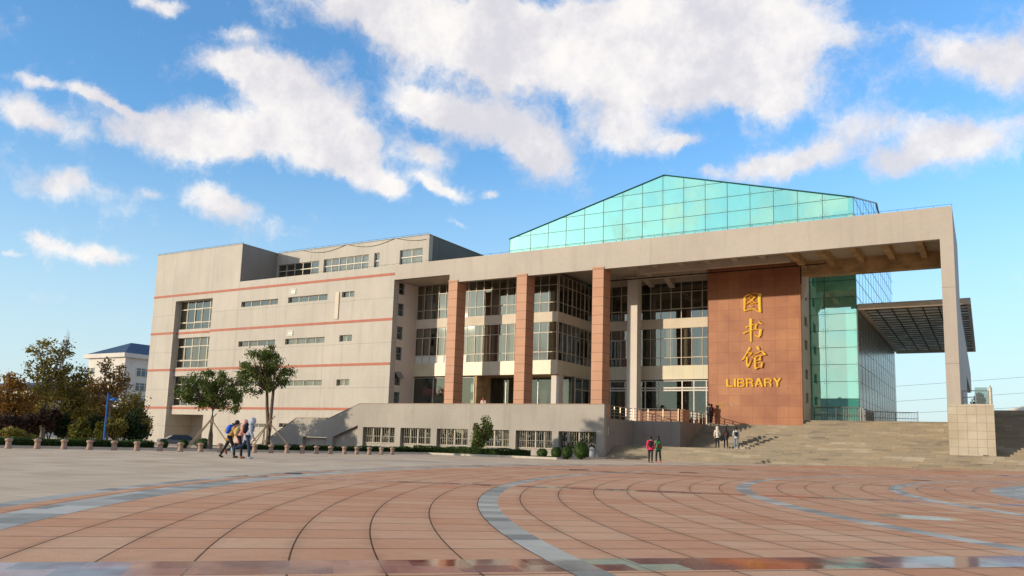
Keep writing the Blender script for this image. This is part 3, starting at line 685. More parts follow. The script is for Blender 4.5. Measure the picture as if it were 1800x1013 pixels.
# ground floor of the bay: full height panes
glazing('shop_window', lib, XE+.02, -41.55, 3.05, 7.0, frontp(BY), (), 2.3, .05, 0, mat='framewhite', gl='glassgf', curtain=0, roomd=3, label='tall ground floor pane with a red banner behind it')
glazing('shop_window', lib, -41.3, BX1+.3, 3.05, 7.1, frontp(66.4), (), 1.75, .04, 0, mat='greysteel', gl='glassgf', curtain=0, roomd=3)
glazing('shop_window', lib, 66.6, 71.2, 3.05, 7.1, rightp(BX1+.5), (6.0,), 1.5, .06, 0, mat='frame', gl='glassgf', curtain=0, roomd=2)
sf = MB(); sf.box(XE, BX1+.1, BY+.1, 71.0, 7.10, 7.16); sf.box(-41.55, -41.3, BY, 66.4, 3.05, 7.1); sf.build('bay_soffit', M['rustbeam'], lib)
bn = MB(); bn.box(-48.1, -43.9, 64.5, 64.53, 5.35, 6.1); ob = bn.build('red_banner', simple('banner_red', (.42, .02, .04), .7, .1, 3), lib)
bt = MB()
for k in range(13):
    x = -47.9+.31*k
    for (a, b_, c_, d_) in ((0, .2, .0, .03), (.0, .03, 0, .35), (.17, .2, 0, .35), (.0, .2, .32, .35), (.03, .17, .16, .19)):
        bt.box(x+a, x+b_, 64.47, 64.49, 5.55+c_, 5.55+d_)
bt.build('banner_lettering', simple('banner_print', (.6, .22, .2), .7), ob)
# inside the ground floor: pale walls, shelves
ins = MB(); ins.box(-48.4, -46.3, 66.2, 66.3, 3.05, 7.0); ins.box(-45.9, -45.3, 65.2, 65.8, 3.05, 5.1); ins.box(-43.6, -42.0, 66.4, 66.5, 3.05, 7.0); ins.build('inner_wall', M['whitepanel'], lib)

# entrance doors
xsE = [A(x, 700, Y=EY).x for x in (1071, 1075.3, 1100, 1126, 1136, 1157.3, 1195.3, 1201.3, 1219.3, 1238.7, 1243.3)]
glazing('entrance_screen', lib, BX1+.6, -20.85, 3.05, 7.05, frontp(EY), (6.15, 6.38), 1.4, .10, 0, mat='framewhite', gl='glassgf', curtain=0, roomd=4.5, posts=[-32.27, -30.85, -29.27, -27.3, -26.05, -23.75, -22.65, -21.5, -20.85], label='white framed sliding entrance doors')
ins = MB(); ins.box(-31.5, -30.2, 74.2, 75.2, 3.05, 4.2); ins.box(-29.8, -27.9, 75.0, 75.1, 3.05, 7.0); ins.box(-25.6, -23.4, 74.6, 75.0, 5.2, 5.45); ins.box(-25.6, -23.4, 75.1, 75.2, 3.05, 6.9); ins.build('inner_wall', M['room'], lib)
ins = MB(); ins.box(-25.9, -21.9, 73.0, 73.7, 3.05, 4.15); ins.build('reception_desk', simple('desk_red', (.30, .05, .035), .4, .1, 2), lib)
ins = MB(); ins.box(-27.0, -26.2, 72.6, 73.1, 3.05, 4.35); ins.box(-25.4, -22.2, 73.1, 73.6, 4.15, 4.28); ins.build('white_cabinet', M['whitepanel'], lib)

# --- red granite wall slab with the narrow windowed side
RWX0, RWX1, RWY = -20.63, -12.80, 68.8
rw = MB(); rw.box(RWX0, RWX1, RWY, RWY+.3, 2.9, 16.9); rw.build('red_granite_wall', M['redgranite'], lib)
holesR = [(70.35, 71.7, z-.42, z+.42) for z in (16.1, 14.2, 11.9, 9.9, 7.4, 5.4)]
holesR = [h for h in holesR if h[3] < 16.6]
g_ = grid_wall(RWY+.3, 72.6, 2.9, 16.9, 0, .3, holesR); q_ = MB(); q_.v = [(RWX1-y-.002, x, z) for x, y, z in g_.v]; q_.f = [tuple(reversed(f)) for f in g_.f]; q_.build('side_wall', M['sidecol'], lib)
for h in holesR: glazing('window', lib, h[0], h[1], h[2], h[3], rightp(RWX1-.15), (), 1.35, .06, 0, mat='greysteel', curtain=0, roomd=.6)
cbk = MB(); cbk.prism_x([(68.9, 14.3), (68.9, 15.44), (69.9, 15.44), (69.9, 15.0), (69.4, 14.3)], -12.79, -11.6); 
cbk = MB(); cbk.prism_y([(-12.795, 13.4), (-12.3, 14.2), (-12.3, 15.44), (-12.795, 15.44)], 69.2, 69.8); cbk.build('bracket', M['sidecol'], lib)
bk = MB(); bk.box(RWX0+.1, RWX1-1.0, RWY+.3, 72.5, 2.9, 16.6); bk.build('stair_core', M['dark'], lib)

# --- green glass hall
GX0, GX1, GY0, GY1 = -43.57, -9.0, 73.0, 105.7
APX, APZ, GZ0, GZR, GZL = -26.17, 27.42, 2.9, 22.92, 22.75
RY = 89.3; RZ = A(1540, 357.2, X=GX1).z; RY = A(1540, 357.2, X=GX1).y
back = A(1573, 478, X=GX1)
fr = MB()
fr.add([(-13.3, GY0, GZ0), (GX1, GY0, GZ0), (GX1, GY0, GZR), (APX, GY0, APZ), (GX0, GY0, GZL), (GX0, GY0, 17.2), (-13.3, GY0, 17.2)], [(0, 1, 2, 3, 4, 5, 6)]); gf = fr.build('glass_front', M['green'], lib)
fs = MB(); fs.add([(GX1, GY0, GZ0), (GX1, GY1, GZ0), (GX1, GY1, min(back.z, 23.2)), (GX1, RY, RZ), (GX1, GY0, GZR)], [(0, 1, 2, 3, 4)]); gs = fs.build('glass_side', M['green'], lib)
fd_ = MB(); fd_.box(GX1, GX1+.012, GY0+.02, GY1, GZ0, 13.02); fd_.build('brown_glass_panel', M['brownglass'], lib)
fb = MB(); fb.add([(GX0, GY1, GZ0), (GX1, GY1, GZ0), (GX1, GY1, 22.6), (APX, GY1, APZ), (GX0, GY1, GZL)], [(4, 3, 2, 1, 0)]); fb.add([(GX0, GY0, GZ0), (GX0, GY1, GZ0), (GX0, GY1, GZL), (GX0, RY, RZ), (GX0, GY0, GZL)], [(4, 3, 2, 1, 0)]); fb.build('glass_rear', M['green'], lib)
# cross-gable roof
rf = MB(); nxr, nyr = 34, 34
def rz(x, y):
    a = APZ-(x-APX)/(GX1-APX)*(APZ-GZR) if x > APX else APZ-(APX-x)/(APX-GX0)*(APZ-GZL)
    b = RZ-(RY-y)/(RY-GY0)*(RZ-GZR) if y < RY else RZ-(y-RY)/(GY1-RY)*(RZ-22.8)
    return max(a, b) if True else 0
for j in range(nyr+1):
    for i in range(nxr+1):
        x = GX0+(GX1-GX0)*i/nxr; y = GY0+(GY1-GY0)*j/nyr; rf.v.append((x, y, rz(x, y)))
rf.f = [(j*(nxr+1)+i, j*(nxr+1)+i+1, (j+1)*(nxr+1)+i+1, (j+1)*(nxr+1)+i) for j in range(nyr) for i in range(nxr)]
rf.build('glass_roof', M['green'], lib)
js = MB(); JW = .035
gxs = [-41.0+2.102*i for i in range(15)]
def ftop(x): return APZ-(x-APX)/(GX1-APX)*(APZ-GZR) if x > APX else APZ-(APX-x)/(APX-GX0)*(APZ-GZL)
for x in gxs+[GX0+.03, GX1-.03]: js.box(x-JW/2, x+JW/2, GY0-.03, GY0-.002, GZ0 if x > -13.2 else 17.3, ftop(x))
rowz = [4.03+1.455*i for i in range(17)]
for z in rowz:
    if z < GZR: a, b = (GX0 if z > 17.3 else -13.2), GX1
    elif z < APZ: a = APX-(APZ-z)/(APZ-GZL)*(APX-GX0); b = APX+(APZ-z)/(APZ-GZR)*(GX1-APX)
    else: continue
    js.box(a, b, GY0-.026, GY0-.004, z-JW/2, z+JW/2)
# eaves trim
js.tube([(GX0-.1, GY0-.05, GZL), (APX, GY0-.05, APZ), (GX1+.03, GY0-.05, GZR)], .06, 5)
js.build('glass_joints', M['joint'], gf)
cl = MB()
for x in gxs+[GX0, GX1]:
    for z in rowz:
        for sx in (-.16, .16):
            for sz in (-.16, .16):
                if GX0 < x+sx < GX1 and 4 < z+sz < ftop(x+sx)-.1 and not (8 < z < 16.5 and x < -13): cl.box(x+sx-.028, x+sx+.028, GY0-.045, GY0-.012, z+sz-.028, z+sz+.028)
cl.build('glass_clamps', M['greysteel'], gf)['kind'] = 'stuff'
js = MB()
def stop(y): return RZ-(RY-y)/(RY-GY0)*(RZ-GZR) if y < RY else RZ-(y-RY)/(GY1-RY)*(RZ-min(back.z, 23.2))
y = GY0+.02
while y < GY1: js.box(GX1+.013, GX1+.03, y-.006, y+.006, GZ0, stop(y)); y += 2.18
for z in rowz:
    if z < GZR: a, b = GY0, GY1
    elif z < RZ: a = RY-(RZ-z)/(RZ-GZR)*(RY-GY0); b = RY+(RZ-z)/(RZ-22.9)*(GY1-RY)
    else: continue
    js.box(GX1+.014, GX1+.026, a, b, z-.018, z+.018)
js.tube([(GX1+.04, GY0, GZR), (GX1+.04, RY, RZ), (GX1+.04, GY1, 23.0)], .06, 5)
js.build('glass_joints', M['greysteel'], gs)
mt, t, o = newmat('canopy_panels'); d1 = t.nodes.new('ShaderNodeBsdfDiffuse'); d2 = t.nodes.new('ShaderNodeBsdfTranslucent'); cq = ramp(t, noise(t, 1.1, 4), .3, .7, (.50, .46, .36), (.85, .83, .75))
t.links.new(cq, d1.inputs[0]); t.links.new(cq, d2.inputs[0]); mx = t.nodes.new('ShaderNodeMixShader'); mx.inputs[0].default_value = .6; t.links.new(d1.outputs[0], mx.inputs[1]); t.links.new(d2.outputs[0], mx.inputs[2]); t.links.new(mx.outputs[0], o.inputs[0]); M['deck'] = mt
# --- canopy over the side entrance
CZ, CX0, CX1, CY0, CY1 = 13.05, GX1+.04, -.58, 73.1, 108
cn = MB(); cn.box(CX0, CX1, CY0, CY0+.25, CZ, CZ+.42); cn.box(CX0, CX1, CY1-.25, CY1, CZ, CZ+.42); cn.box(CX1-.25, CX1, CY0+.25, CY1-.25, CZ, CZ+.42); cn.box(CX0, CX0+.2, CY0+.25, CY1-.25, CZ, CZ+.42)
can = cn.build('canopy_frame', M['soffit'], lib)
cj = MB(); n = 22
for i in range(1, n): y = CY0+(CY1-CY0)*i/n; cj.box(CX0+.2, CX1-.25, y-.16, y+.16, CZ+.37, CZ+.438)
cj.build('canopy_joists', simple('rusty_joists', (.24, .17, .11), .8, .35, 2), can)
ck = MB()
for i in range(1, 7): x = CX0+(CX1-CX0)*i/7; ck.box(x-.06, x+.06, CY0+.25, CY1-.25, CZ+.33, CZ+.368)
ck.build('canopy_joists', simple('dark_joists', (.07, .055, .04), .8, .3, 2), can)
ct = MB(); ct.box(CX0, CX1, CY0, CY1, CZ+.44, CZ+.50); ct.build('canopy_deck', M['deck'], can)

# ------------------------------------------------------------------ sign lettering on the red wall
sign = empty('library_sign', (-16.8, RWY, 6), 'raised gold Chinese characters above gold capitals LIBRARY on the red wall', 'sign')
def stroke_mesh(strokes, ox, oy, k=18.42):
    mb = MB(); P = lambda u, v: A(ox+u/k, oy+v/k, Y=RWY)
    for li, st in enumerate(strokes):
        pts = [(P(u, v), wd_/2/k) for (u, v, wd_) in st]
        s_ = (P(0, 0)-P(10, 0)).length/10*k       # metres per photo pixel on the wall
        n = len(pts); top = []; yb, yt, yr = RWY-.02, RWY-.10-.006*li, RWY-.16-.006*li
        Ls, Rs, Cs = [], [], []
        for i, (p, r) in enumerate(pts):
            a = pts[max(i-1, 0)][0]; b = pts[min(i+1, n-1)][0]; d = Vector((b.x-a.x, 0, b.z-a.z)).normalized(); q = Vector((-d.z, 0, d.x))*(r*s_)
            Ls.append(p+q); Rs.append(p-q); Cs.append(p)
        vs = []
        for i in range(n):
            for (pt, y) in ((Ls[i], yb), (Ls[i], yt), (Cs[i], yr), (Rs[i], yt), (Rs[i], yb)): vs.append((pt.x, y, pt.z))
        fs = []
        for i in range(n-1):
            for q in range(4): fs.append((i*5+q, i*5+q+1, i*5+5+q+1, i*5+5+q))
        fs += [(0, 1, 2, 3, 4), tuple((n-1)*5+q for q in (4, 3, 2, 1, 0))]
        mb.add(vs, fs)
    return mb
tu = [[(270,330,80),(268,540,64),(262,740,58),(280,790,40)], [(250,320,40),(310,285,40),(390,245,34),(460,240,28),(540,290,22)], [(480,225,12),(560,200,20),(650,190,30),(720,230,50)],
      [(755,215,110),(745,330,96),(755,560,84),(765,760,84),(795,825,40)], [(260,775,50),(380,745,40),(500,715,38),(600,720,44),(680,780,40),(790,815,34)],
      [(490,270,60),(440,320,34),(395,375,26),(320,430,24)], [(500,285,30),(560,320,40),(625,318,24)], [(610,320,50),(555,370,50),(490,450,44),(420,505,34),(310,565,24)],
      [(400,350,22),(440,385,26),(510,430,30),(560,475,40),(610,520,40),(700,505,20)], [(440,490,14),(480,525,34),(545,540,30)], [(435,600,44),(480,625,34),(555,628,20)]]
shu = [[(470,105,90),(468,300,84),(468,520,70),(474,700,56),(478,850,64)], [(275,360,20),(330,385,50),(430,330,36),(560,295,30),(700,285,30)], [(680,285,30),(640,330,56),(628,390,50),(630,445,50)],
       [(205,570,20),(245,585,56),(340,530,44),(460,490,34),(600,450,34),(720,455,30),(850,455,20)], [(790,455,90),(775,540,84),(765,630,80),(740,715,40)], [(745,705,50),(690,680,44),(560,620,10)], [(735,180,30),(750,230,60),(800,262,40),(875,270,10)]]
guan = [[(445,175,80),(400,260,56),(340,350,40),(280,460,44),(230,540,56),(160,605,12)], [(345,345,30),(430,350,34),(535,338,16)], [(500,350,40),(465,400,44),(415,450,20)], [(345,480,66),(340,620,50),(350,720,50),(365,820,30)], [(370,810,50),(410,730,56),(470,620,34),(500,540,16)],
        [(530,440,20),(520,480,80)], [(675,125,30),(700,185,90),(750,240,40)], [(575,395,20),(680,355,36),(800,300,30),(870,330,60),(930,400,60),(970,418,14)], [(950,405,34),(860,430,24),(790,440,30),(700,450,30),(600,500,40)],
        [(615,490,60),(612,620,56),(615,760,56),(625,880,44)], [(800,455,44),(775,500,50),(780,580,60)], [(640,595,24),(720,575,34),(800,585,24)], [(640,685,24),(750,668,34),(890,668,14)], [(850,680,56),(825,750,56),(820,820,40)], [(625,860,56),(720,820,30),(830,820,24)]]
for st, oy in ((tu, 505), (shu, 555), (guan, 602)):
    stroke_mesh(st, 1295, oy).build('character', M['gold'], sign)
k15 = 15.0
lib_letters = {'L': [[(165,175,50),(170,375,50)], [(150,372,34),(315,368,34)]], 'I': [[(370,165,50),(374,385,50)]],
 'B': [[(450,165,44),(453,380,44)], [(430,180,32),(570,178,34),(600,205,36),(600,240,34),(570,275,32),(460,278,28)], [(560,275,28),(608,300,36),(608,345,38),(575,372,34),(440,376,32)]],
 'R': [[(680,162,44),(684,380,44)], [(660,178,32),(800,175,34),(835,205,38),(830,245,34),(800,272,30),(690,275,28)], [(780,275,34),(825,305,40),(838,380,40)]],
 'A': [[(992,160,50),(950,270,44),(915,378,44)], [(1000,160,50),(1045,270,44),(1085,376,44)], [(940,316,26),(1060,312,26)]],
 'R2': [[(1163,155,44),(1168,375,44)], [(1145,172,32),(1290,168,34),(1322,198,38),(1318,238,34),(1285,266,30),(1172,268,28)], [(1268,268,34),(1312,298,40),(1322,374,40)]],
 'Y': [[(1405,145,44),(1445,205,44),(1490,265,46)], [(1565,150,44),(1530,205,44),(1490,265,46)], [(1488,255,46),(1490,372,46)]]}
for k_, st in lib_letters.items(): stroke_mesh(st, 1268, 655, k15).build('letter', M['gold'], sign)
# chalk marks low on the red wall
cm_ = MB(); Pm = lambda u, v: A(1255+u/20.27, 700+v/20.27, Y=RWY-.012)
pts = [Pm(150, 255), Pm(175, 205), Pm(230, 180), Pm(290, 180), Pm(318, 215), Pm(305, 250)]; cm_.tube(pts, .03, 4)
cm_.tube([Pm(305, 305), Pm(310, 380)], .035, 4); ob = cm_.build('paint_mark', simple('yellow_marks', (.62, .42, .08), .7), lib)
cm_ = MB(); cm_.tube([Pm(600, 170), Pm(605, 265), Pm(640, 278), Pm(678, 262), Pm(678, 175)], .022, 4); cm_.build('paint_mark', simple('white_marks', (.6, .52, .42), .7), lib)

# ------------------------------------------------------------------ terrace wall with basement windows
TY = 55.8
tw = empty('terrace_wall', (-40, TY, 0), 'low grey terrace wall with six barred basement windows and a sloped stair parapet', 'wall')
op = [(A(a, 770, Y=TY).x, A(b, 770, Y=TY).x) for a, b in ((637.3, 693.3), (703.3, 756.7), (767.3, 822), (836, 894.4), (906.2, 969.6), (981.6, 1048))]
XW0, XW1 = -48.5, -24.62
grid_wall(XW0, XW1, -1.2, 4.03, TY, TY+.45, [(a, b, -.2, 1.96) for a, b in op]).build('front_face', M['lowwall'], tw)
f = MB()
def topz(x):
    P_ = [(-62.5, -.9), (-56.22, 2.67), (-52.06, 2.69), (-48.5, 4.03)]
    for (a, b), (c, d) in zip(P_, P_[1:]):
        if a <= x <= c: return b+(d-b)*(x-a)/(c-a)
f.prism_y([(-62.5, -1.2), (-55.25, -1.2), (-55.25, topz(-55.25)), (-56.22, 2.67), (-62.5, -.9)], TY, TY+.45)
f.prism_y([(-55.25, .95), (-52.25, .95), (-52.25, topz(-52.25)), (-55.25, topz(-55.25))], TY, TY+.45)
f.prism_y([(-52.25, -1.2), (-51.55, -1.2), (-51.55, topz(-51.55)), (-52.06, 2.69), (-52.25, topz(-52.25))], TY, TY+.45)
f.prism_y([(-51.55, 1.0), (-48.6, 2.12), (-48.6, -1.2), (-48.5, -1.2), (-48.5, 4.03), (-51.55, topz(-51.55))], TY, TY+.45)
f.box(-55.3, -48.55, TY+.38, TY+.6, -1.2, .9); f.prism_y([(-51.6, .9), (-48.5, .9), (-48.5, 2.3), (-51.6, 1.1)], TY+.38, TY+.6)
f.build('stair_parapet', M['lowwall'], tw)
cp = MB()
PP = [(-62.5, -.9), (-56.22, 2.67), (-52.06, 2.69), (-48.5, 4.03), (XW1, 4.03)]
for (a, b), (c, d) in zip(PP, PP[1:]):
    cp.prism_y([(a, b+.002), (c, d+.002), (c, d+.05), (a, b+.05)], TY-.03, TY+.48)
cp.build('coping', simple('coping_stone', (.30, .19, .14), .7, .2, 3), tw)
barm = simple('window_bars', (.16, .155, .14), .5, .1, 4, .5)
for i, (a, b) in enumerate(op):
    sill = MB(); sill.box(a, b, TY+.32, TY+.6, -1.2, .56); sill.box(a, b, TY+.25, TY+.6, .56, .62); sill.build('window_sill', M['lowwall'], tw)
    wn_ = glazing('window', tw, a, b, .62, 1.96, frontp(TY+.44), (), (b-a)/4, .05, 2, curtain=.12, roomd=1.3)
    br = MB(); n = 17
    for k in range(n): x = a+.06+(b-a-.12)*k/(n-1); br.box(x-.011, x+.011, TY+.27, TY+.29, .64, 1.94)
    br.box(a, b, TY+.262, TY+.27, 1.18, 1.205); br.build('window_bars', barm, wn_)
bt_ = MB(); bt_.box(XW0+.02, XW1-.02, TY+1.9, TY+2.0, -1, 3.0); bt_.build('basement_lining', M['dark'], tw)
rt = MB()
rt.box(XW1-.4, XW1, TY+.45, 61.76, -.3, 3.02); rt.build('return_wall', M['retwall'], tw)
pr = MB(); pr.box(XW1-.4, XW1+.004, TY+.45, TY+.95, 3.02, 4.03); pr.build('granite_pier', M['colgranite'], tw)
mk = MB(); mk.box(XW1, XW1+.01, 56.55, 56.62, 1.75, 2.35); mk.build('paint_mark', M['whitepanel'], tw)
e2 = empty('entrance_wall', (-22.7, 61.8, 1), 'dark granite landing wall with a red granite parapet behind the railing', 'wall')
q_ = MB(); q_.box(XW1-.4, -20.77, 61.76, 62.1, .8, 3.02); q_.box(-21.1, -20.77, 62.1, 68.5, .8, 3.02); q_.build('granite_wall', M['retwall'], e2)
q_ = MB(); q_.box(XW1+.05, -21.0, 62.5, 62.8, 3.02, 3.92); q_.box(-21.1, -20.8, 62.5, 63.0, 3.02, 3.92); q_.build('red_parapet', M['colgranite'], e2)
ya = A(1203, 740, X=-20.77).y; yb = A(1211.5, 740, X=-20.77).y
q_ = MB(); q_.box(-21.15, -20.76, ya, yb, 3.02, 4.02); q_.build('granite_pier', M['colgranite'], e2)

# terrace floors, steps
mb = MB(); mb.box(-48.4, XW1-.4, TY+.45, 64.0, 2.85, 3.03); mb.box(-48.4, -21.1, 64.0, 66.3, 2.85, 3.03); mb.box(XW1-.4, -21.1, 62.1, 64.0, 2.85, 3.03); mb.box(-41.2, -21.1, 66.3, 71.2, 2.85, 3.03)
mb.box(-21.1, -12.8, 68.72, 71.2, 2.85, 3.04)
tag(mb.build('terrace', M['kerb']), kind='structure')
st = MB(); RH, TD = .147, .34
def flight(x0, x1, y0, z0, n, rh, td, yend, zb=-.8):
    poly = [(y0, zb)]; y, z = y0, z0
    for k in range(n): poly.append((y, z)); poly.append((y, z+rh-.035)); poly.append((y-.03, z+rh-.035)); z += rh; poly.append((y-.03, z)); y += td
    poly += [(yend, z), (yend, zb)]; st.prism_x(poly, x0, x1); return y, z
flight(XW1, 34, TY, 0, 7, RH, TD, 61.76)
flight(-20.77, -2.1, 57.9, 1.0, 0, RH, TD, 58)
st.box(-20.77, 34, 61.76, 63.5, -.5, 1.029)
flight(-20.77, -12.8, 63.5, 1.029, 13, .155, .40, 68.75)
flight(-12.8, -2.1, 63.5, 1.029, 16, .155, .40, 72)
flight(.52, 34, 61.0, 1.03, 22, .149, .31, 72)
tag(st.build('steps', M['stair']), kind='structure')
mb = MB(); mb.box(-12.8, -2.1, 72, 122, 3.2, 3.50); mb.box(XR, 60, 72, 140, 3.2, 4.30)
tag(mb.build('upper_terrace', M['kerb']), kind='structure')
bs = empty('stone_pedestal', (-.8, 60, 1.03), 'tiled sandstone pedestal carrying the right pylon on the steps', 'pedestal')
q_ = MB(); q_.box(-2.1, .52, 59.88, 72, .9, 4.31); q_.build('pedestal_body', M['blockstone'], bs)
q_ = MB(); q_.box(-1.28, .46, 60.2, 71.5, 4.31, 4.36); q_.build('pedestal_cap', M['kerb'], bs)
dbr = MB(); rr_ = random.Random(8)
c0 = A(1708, 803, Z=.9)
# broken landing slab in front of the pedestal
q_ = MB(); q_.v = [(-1.4, 58.3, 1.035), (-.2, 58.2, 1.035), (.1, 58.9, 1.035), (-.4, 59.5, 1.035), (-1.2, 59.4, 1.035), (-1.4, 58.3, 1.10), (-.2, 58.2, 1.10), (.1, 58.9, 1.10), (-.4, 59.5, 1.10), (-1.2, 59.4, 1.10)]
q_.f = [(4,3,2,1,0), (5,6,7,8,9)] + [(i, (i+1) % 5, (i+1) % 5+5, i+5) for i in range(5)]
tag(q_.build('stone_slab', M['blockstone']), 'pale loose stone slab on the landing below the pedestal', 'slab')

def railing(name, label, pts, h, rails, post_step, r=.03, mat='steel', bars=0, cat='railing', group=None):
    e_ = empty(name, pts[0], label, cat, group); ra = MB(); ba = MB()
    for a, b in zip(pts, pts[1:]):
        a, b = Vector(a), Vector(b); n = max(1, round((b-a).length/post_step))
        for k in range(n+1):
            p = a.lerp(b, k/n); po = MB(); po.box(p.x-r, p.x+r, p.y-r, p.y+r, p.z, p.z+h); po.build('post', M[mat], e_)
        for k in range(rails):
            z = h*(1-(k/(rails))*.92) - .02*(k > 0)
            ra.tube([a+Vector((0, 0, z)), b+Vector((0, 0, z))], r*(1.15 if k == 0 else .75), 6)
        if bars:
            m_ = int((b-a).length/bars)
            for k in range(1, m_): p = a.lerp(b, k/m_); ba.box(p.x-.012, p.x+.012, p.y-.012, p.y+.012, p.z+h*.1, p.z+h*.92)
    ra.build('rail', M[mat], e_)
    if ba.v: ba.build('baluster', M[mat], e_)
    return e_
railing('railing', 'bronze four-bar railing beside the rightmost terrace column', [(XW1-.15, 56.9, 3.02), (XW1-.15, 61.6, 3.02)], .98, 4, 1.25, mat='steel')
railing('railing', 'shiny steel railing in front of the red granite parapet', [(XW1-.1, 61.9, 3.02), (-20.95, 61.9, 3.02)], .98, 4, 1.3, mat='steel')
railing('railing', 'bronze railing stepping back towards the two people at the red wall', [(-20.95, yb+.1, 3.02), (-20.95, 68.3, 3.02)], .95, 4, 1.1, mat='steel')
railing('railing', 'short bronze railing between the steel corner and the granite pier', [(-20.95, 62.0, 3.02), (-20.95, ya-.05, 3.02)], .98, 4, 1.0, mat='steel')
railing('metal_fence', 'grey barred fence in front of the green glass corner', [(-12.7, 72.4, 3.5), (-8.9, 72.4, 3.5)], 1.22, 2, 1.9, .04, 'greysteel', .13, cat='fence')
railing('metal_fence', 'grey barred fence running back along the side of the glass hall', [(-8.7, 72.5, 3.5), (-8.45, 77.3, 3.5), (-5.07, 79.0, 3.5), (-4.9, 76.5, 3.5)], 1.1, 2, 1.8, .035, 'greysteel', .13, cat='fence')
g3 = railing('railing', 'steel and glass railing on top of the sandstone pedestal', [(-1.2, 61.2, 4.36), (.25, 61.2, 4.36)], .92, 2, .8, .03, 'greysteel')
gp = MB(); gp.box(-.5, .22, 61.19, 61.21, 4.42, 5.5); gp.build('glass_panel', M['glassgf'], g3)
q_ = MB(); q_.lathe([(.10, 0), (.10, 1.1), (.06, 1.16), (.03, 1.28)], 8, (.38, 61.2, 4.36)); tag(q_.build('stone_post', M['blockstone'], bevel=0), 'thin pointed stone post at the end of the pedestal railing', 'post')

# ------------------------------------------------------------------ vegetation
def leafmat(name, ca, cb, cc_=None, trans=.25):
    mt, t, o = newmat(name); b = bsdf(t, o, ca, .6, 0, .25)
    ri = t.nodes.new('ShaderNodeNewGeometry').outputs['Random Per Island']
    f = mth('ADD', mth('MULTIPLY', ri, .6, tree=t), mth('MULTIPLY', noise(t, .9, 3), .5, tree=t), tree=t)
    r_ = t.nodes.new('ShaderNodeValToRGB'); t.links.new(f, r_.inputs[0]); e = r_.color_ramp.elements
    e[0].position = .25; e[0].color = (*ca, 1); e[1].position = .85; e[1].color = (*cb, 1)
    if cc_: x_ = e.new(.98); x_.color = (*cc_, 1)
    t.links.new(r_.outputs[0], b.inputs[0])
    tl = t.nodes.new('ShaderNodeBsdfTranslucent'); t.links.new(r_.outputs[0], tl.inputs[0])
    mx = t.nodes.new('ShaderNodeMixShader'); mx.inputs[0].default_value = trans; t.links.new(b.outputs[0], mx.inputs[1]); t.links.new(tl.outputs[0], mx.inputs[2]); t.links.new(mx.outputs[0], o.inputs[0]); return mt
LM = {'green': leafmat('leaf_green', (.055, .080, .016), (.16, .20, .045)), 'olive': leafmat('leaf_olive', (.12, .11, .02), (.33, .27, .06), (.48, .32, .08), trans=.35),
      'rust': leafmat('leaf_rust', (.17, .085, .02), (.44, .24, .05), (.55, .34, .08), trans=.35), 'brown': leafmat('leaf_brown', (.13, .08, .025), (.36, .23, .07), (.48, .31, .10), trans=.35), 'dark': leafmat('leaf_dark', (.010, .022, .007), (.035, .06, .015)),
      'hedge': leafmat('leaf_hedge', (.018, .045, .006), (.07, .125, .018)), 'purple': leafmat('leaf_purple', (.035, .018, .014), (.09, .05, .03)), 'yellow': leafmat('leaf_yellow', (.07, .075, .01), (.21, .20, .03), (.33, .25, .05))}
M['bark'] = simple('bark', (.14, .105, .075), .9, .35, 6, bmp=.6, bscale=25, coord=objc, stretch=(1, 1, .25))
M['barkgrey'] = simple('bark_grey', (.22, .19, .15), .9, .35, 6, bmp=.6, bscale=25, coord=objc, stretch=(1, 1, .25))
def leaf_mesh(name, cent, size, seed, mat, parent, flat=.0):
    r = np.random.default_rng(seed); n = len(cent)
    nrm = r.normal(size=(n, 3)); nrm[:, 2] = np.abs(nrm[:, 2])*(1-flat)+flat; nrm /= np.linalg.norm(nrm, axis=1)[:, None]
    a = np.cross(nrm, r.normal(size=(n, 3))); a /= np.linalg.norm(a, axis=1)[:, None]; b = np.cross(nrm, a)
    s = size*r.uniform(.55, 1.3, n)[:, None]
    v = np.empty((n*4, 3)); v[0::4] = cent-a*s*.5; v[1::4] = cent+b*s*.28; v[2::4] = cent+a*s*.5; v[3::4] = cent-b*s*.28
    me = bpy.data.meshes.new(name); me.vertices.add(n*4); me.vertices.foreach_set('co', v.ravel())
    me.loops.add(n*4); me.loops.foreach_set('vertex_index', np.arange(n*4)); me.polygons.add(n); me.polygons.foreach_set('loop_start', np.arange(n)*4); me.polygons.foreach_set('loop_total', np.full(n, 4))
    me.update(); me.materials.append(mat); ob = bpy.data.objects.new(name, me); COL.objects.link(ob); ob.parent = parent; return ob
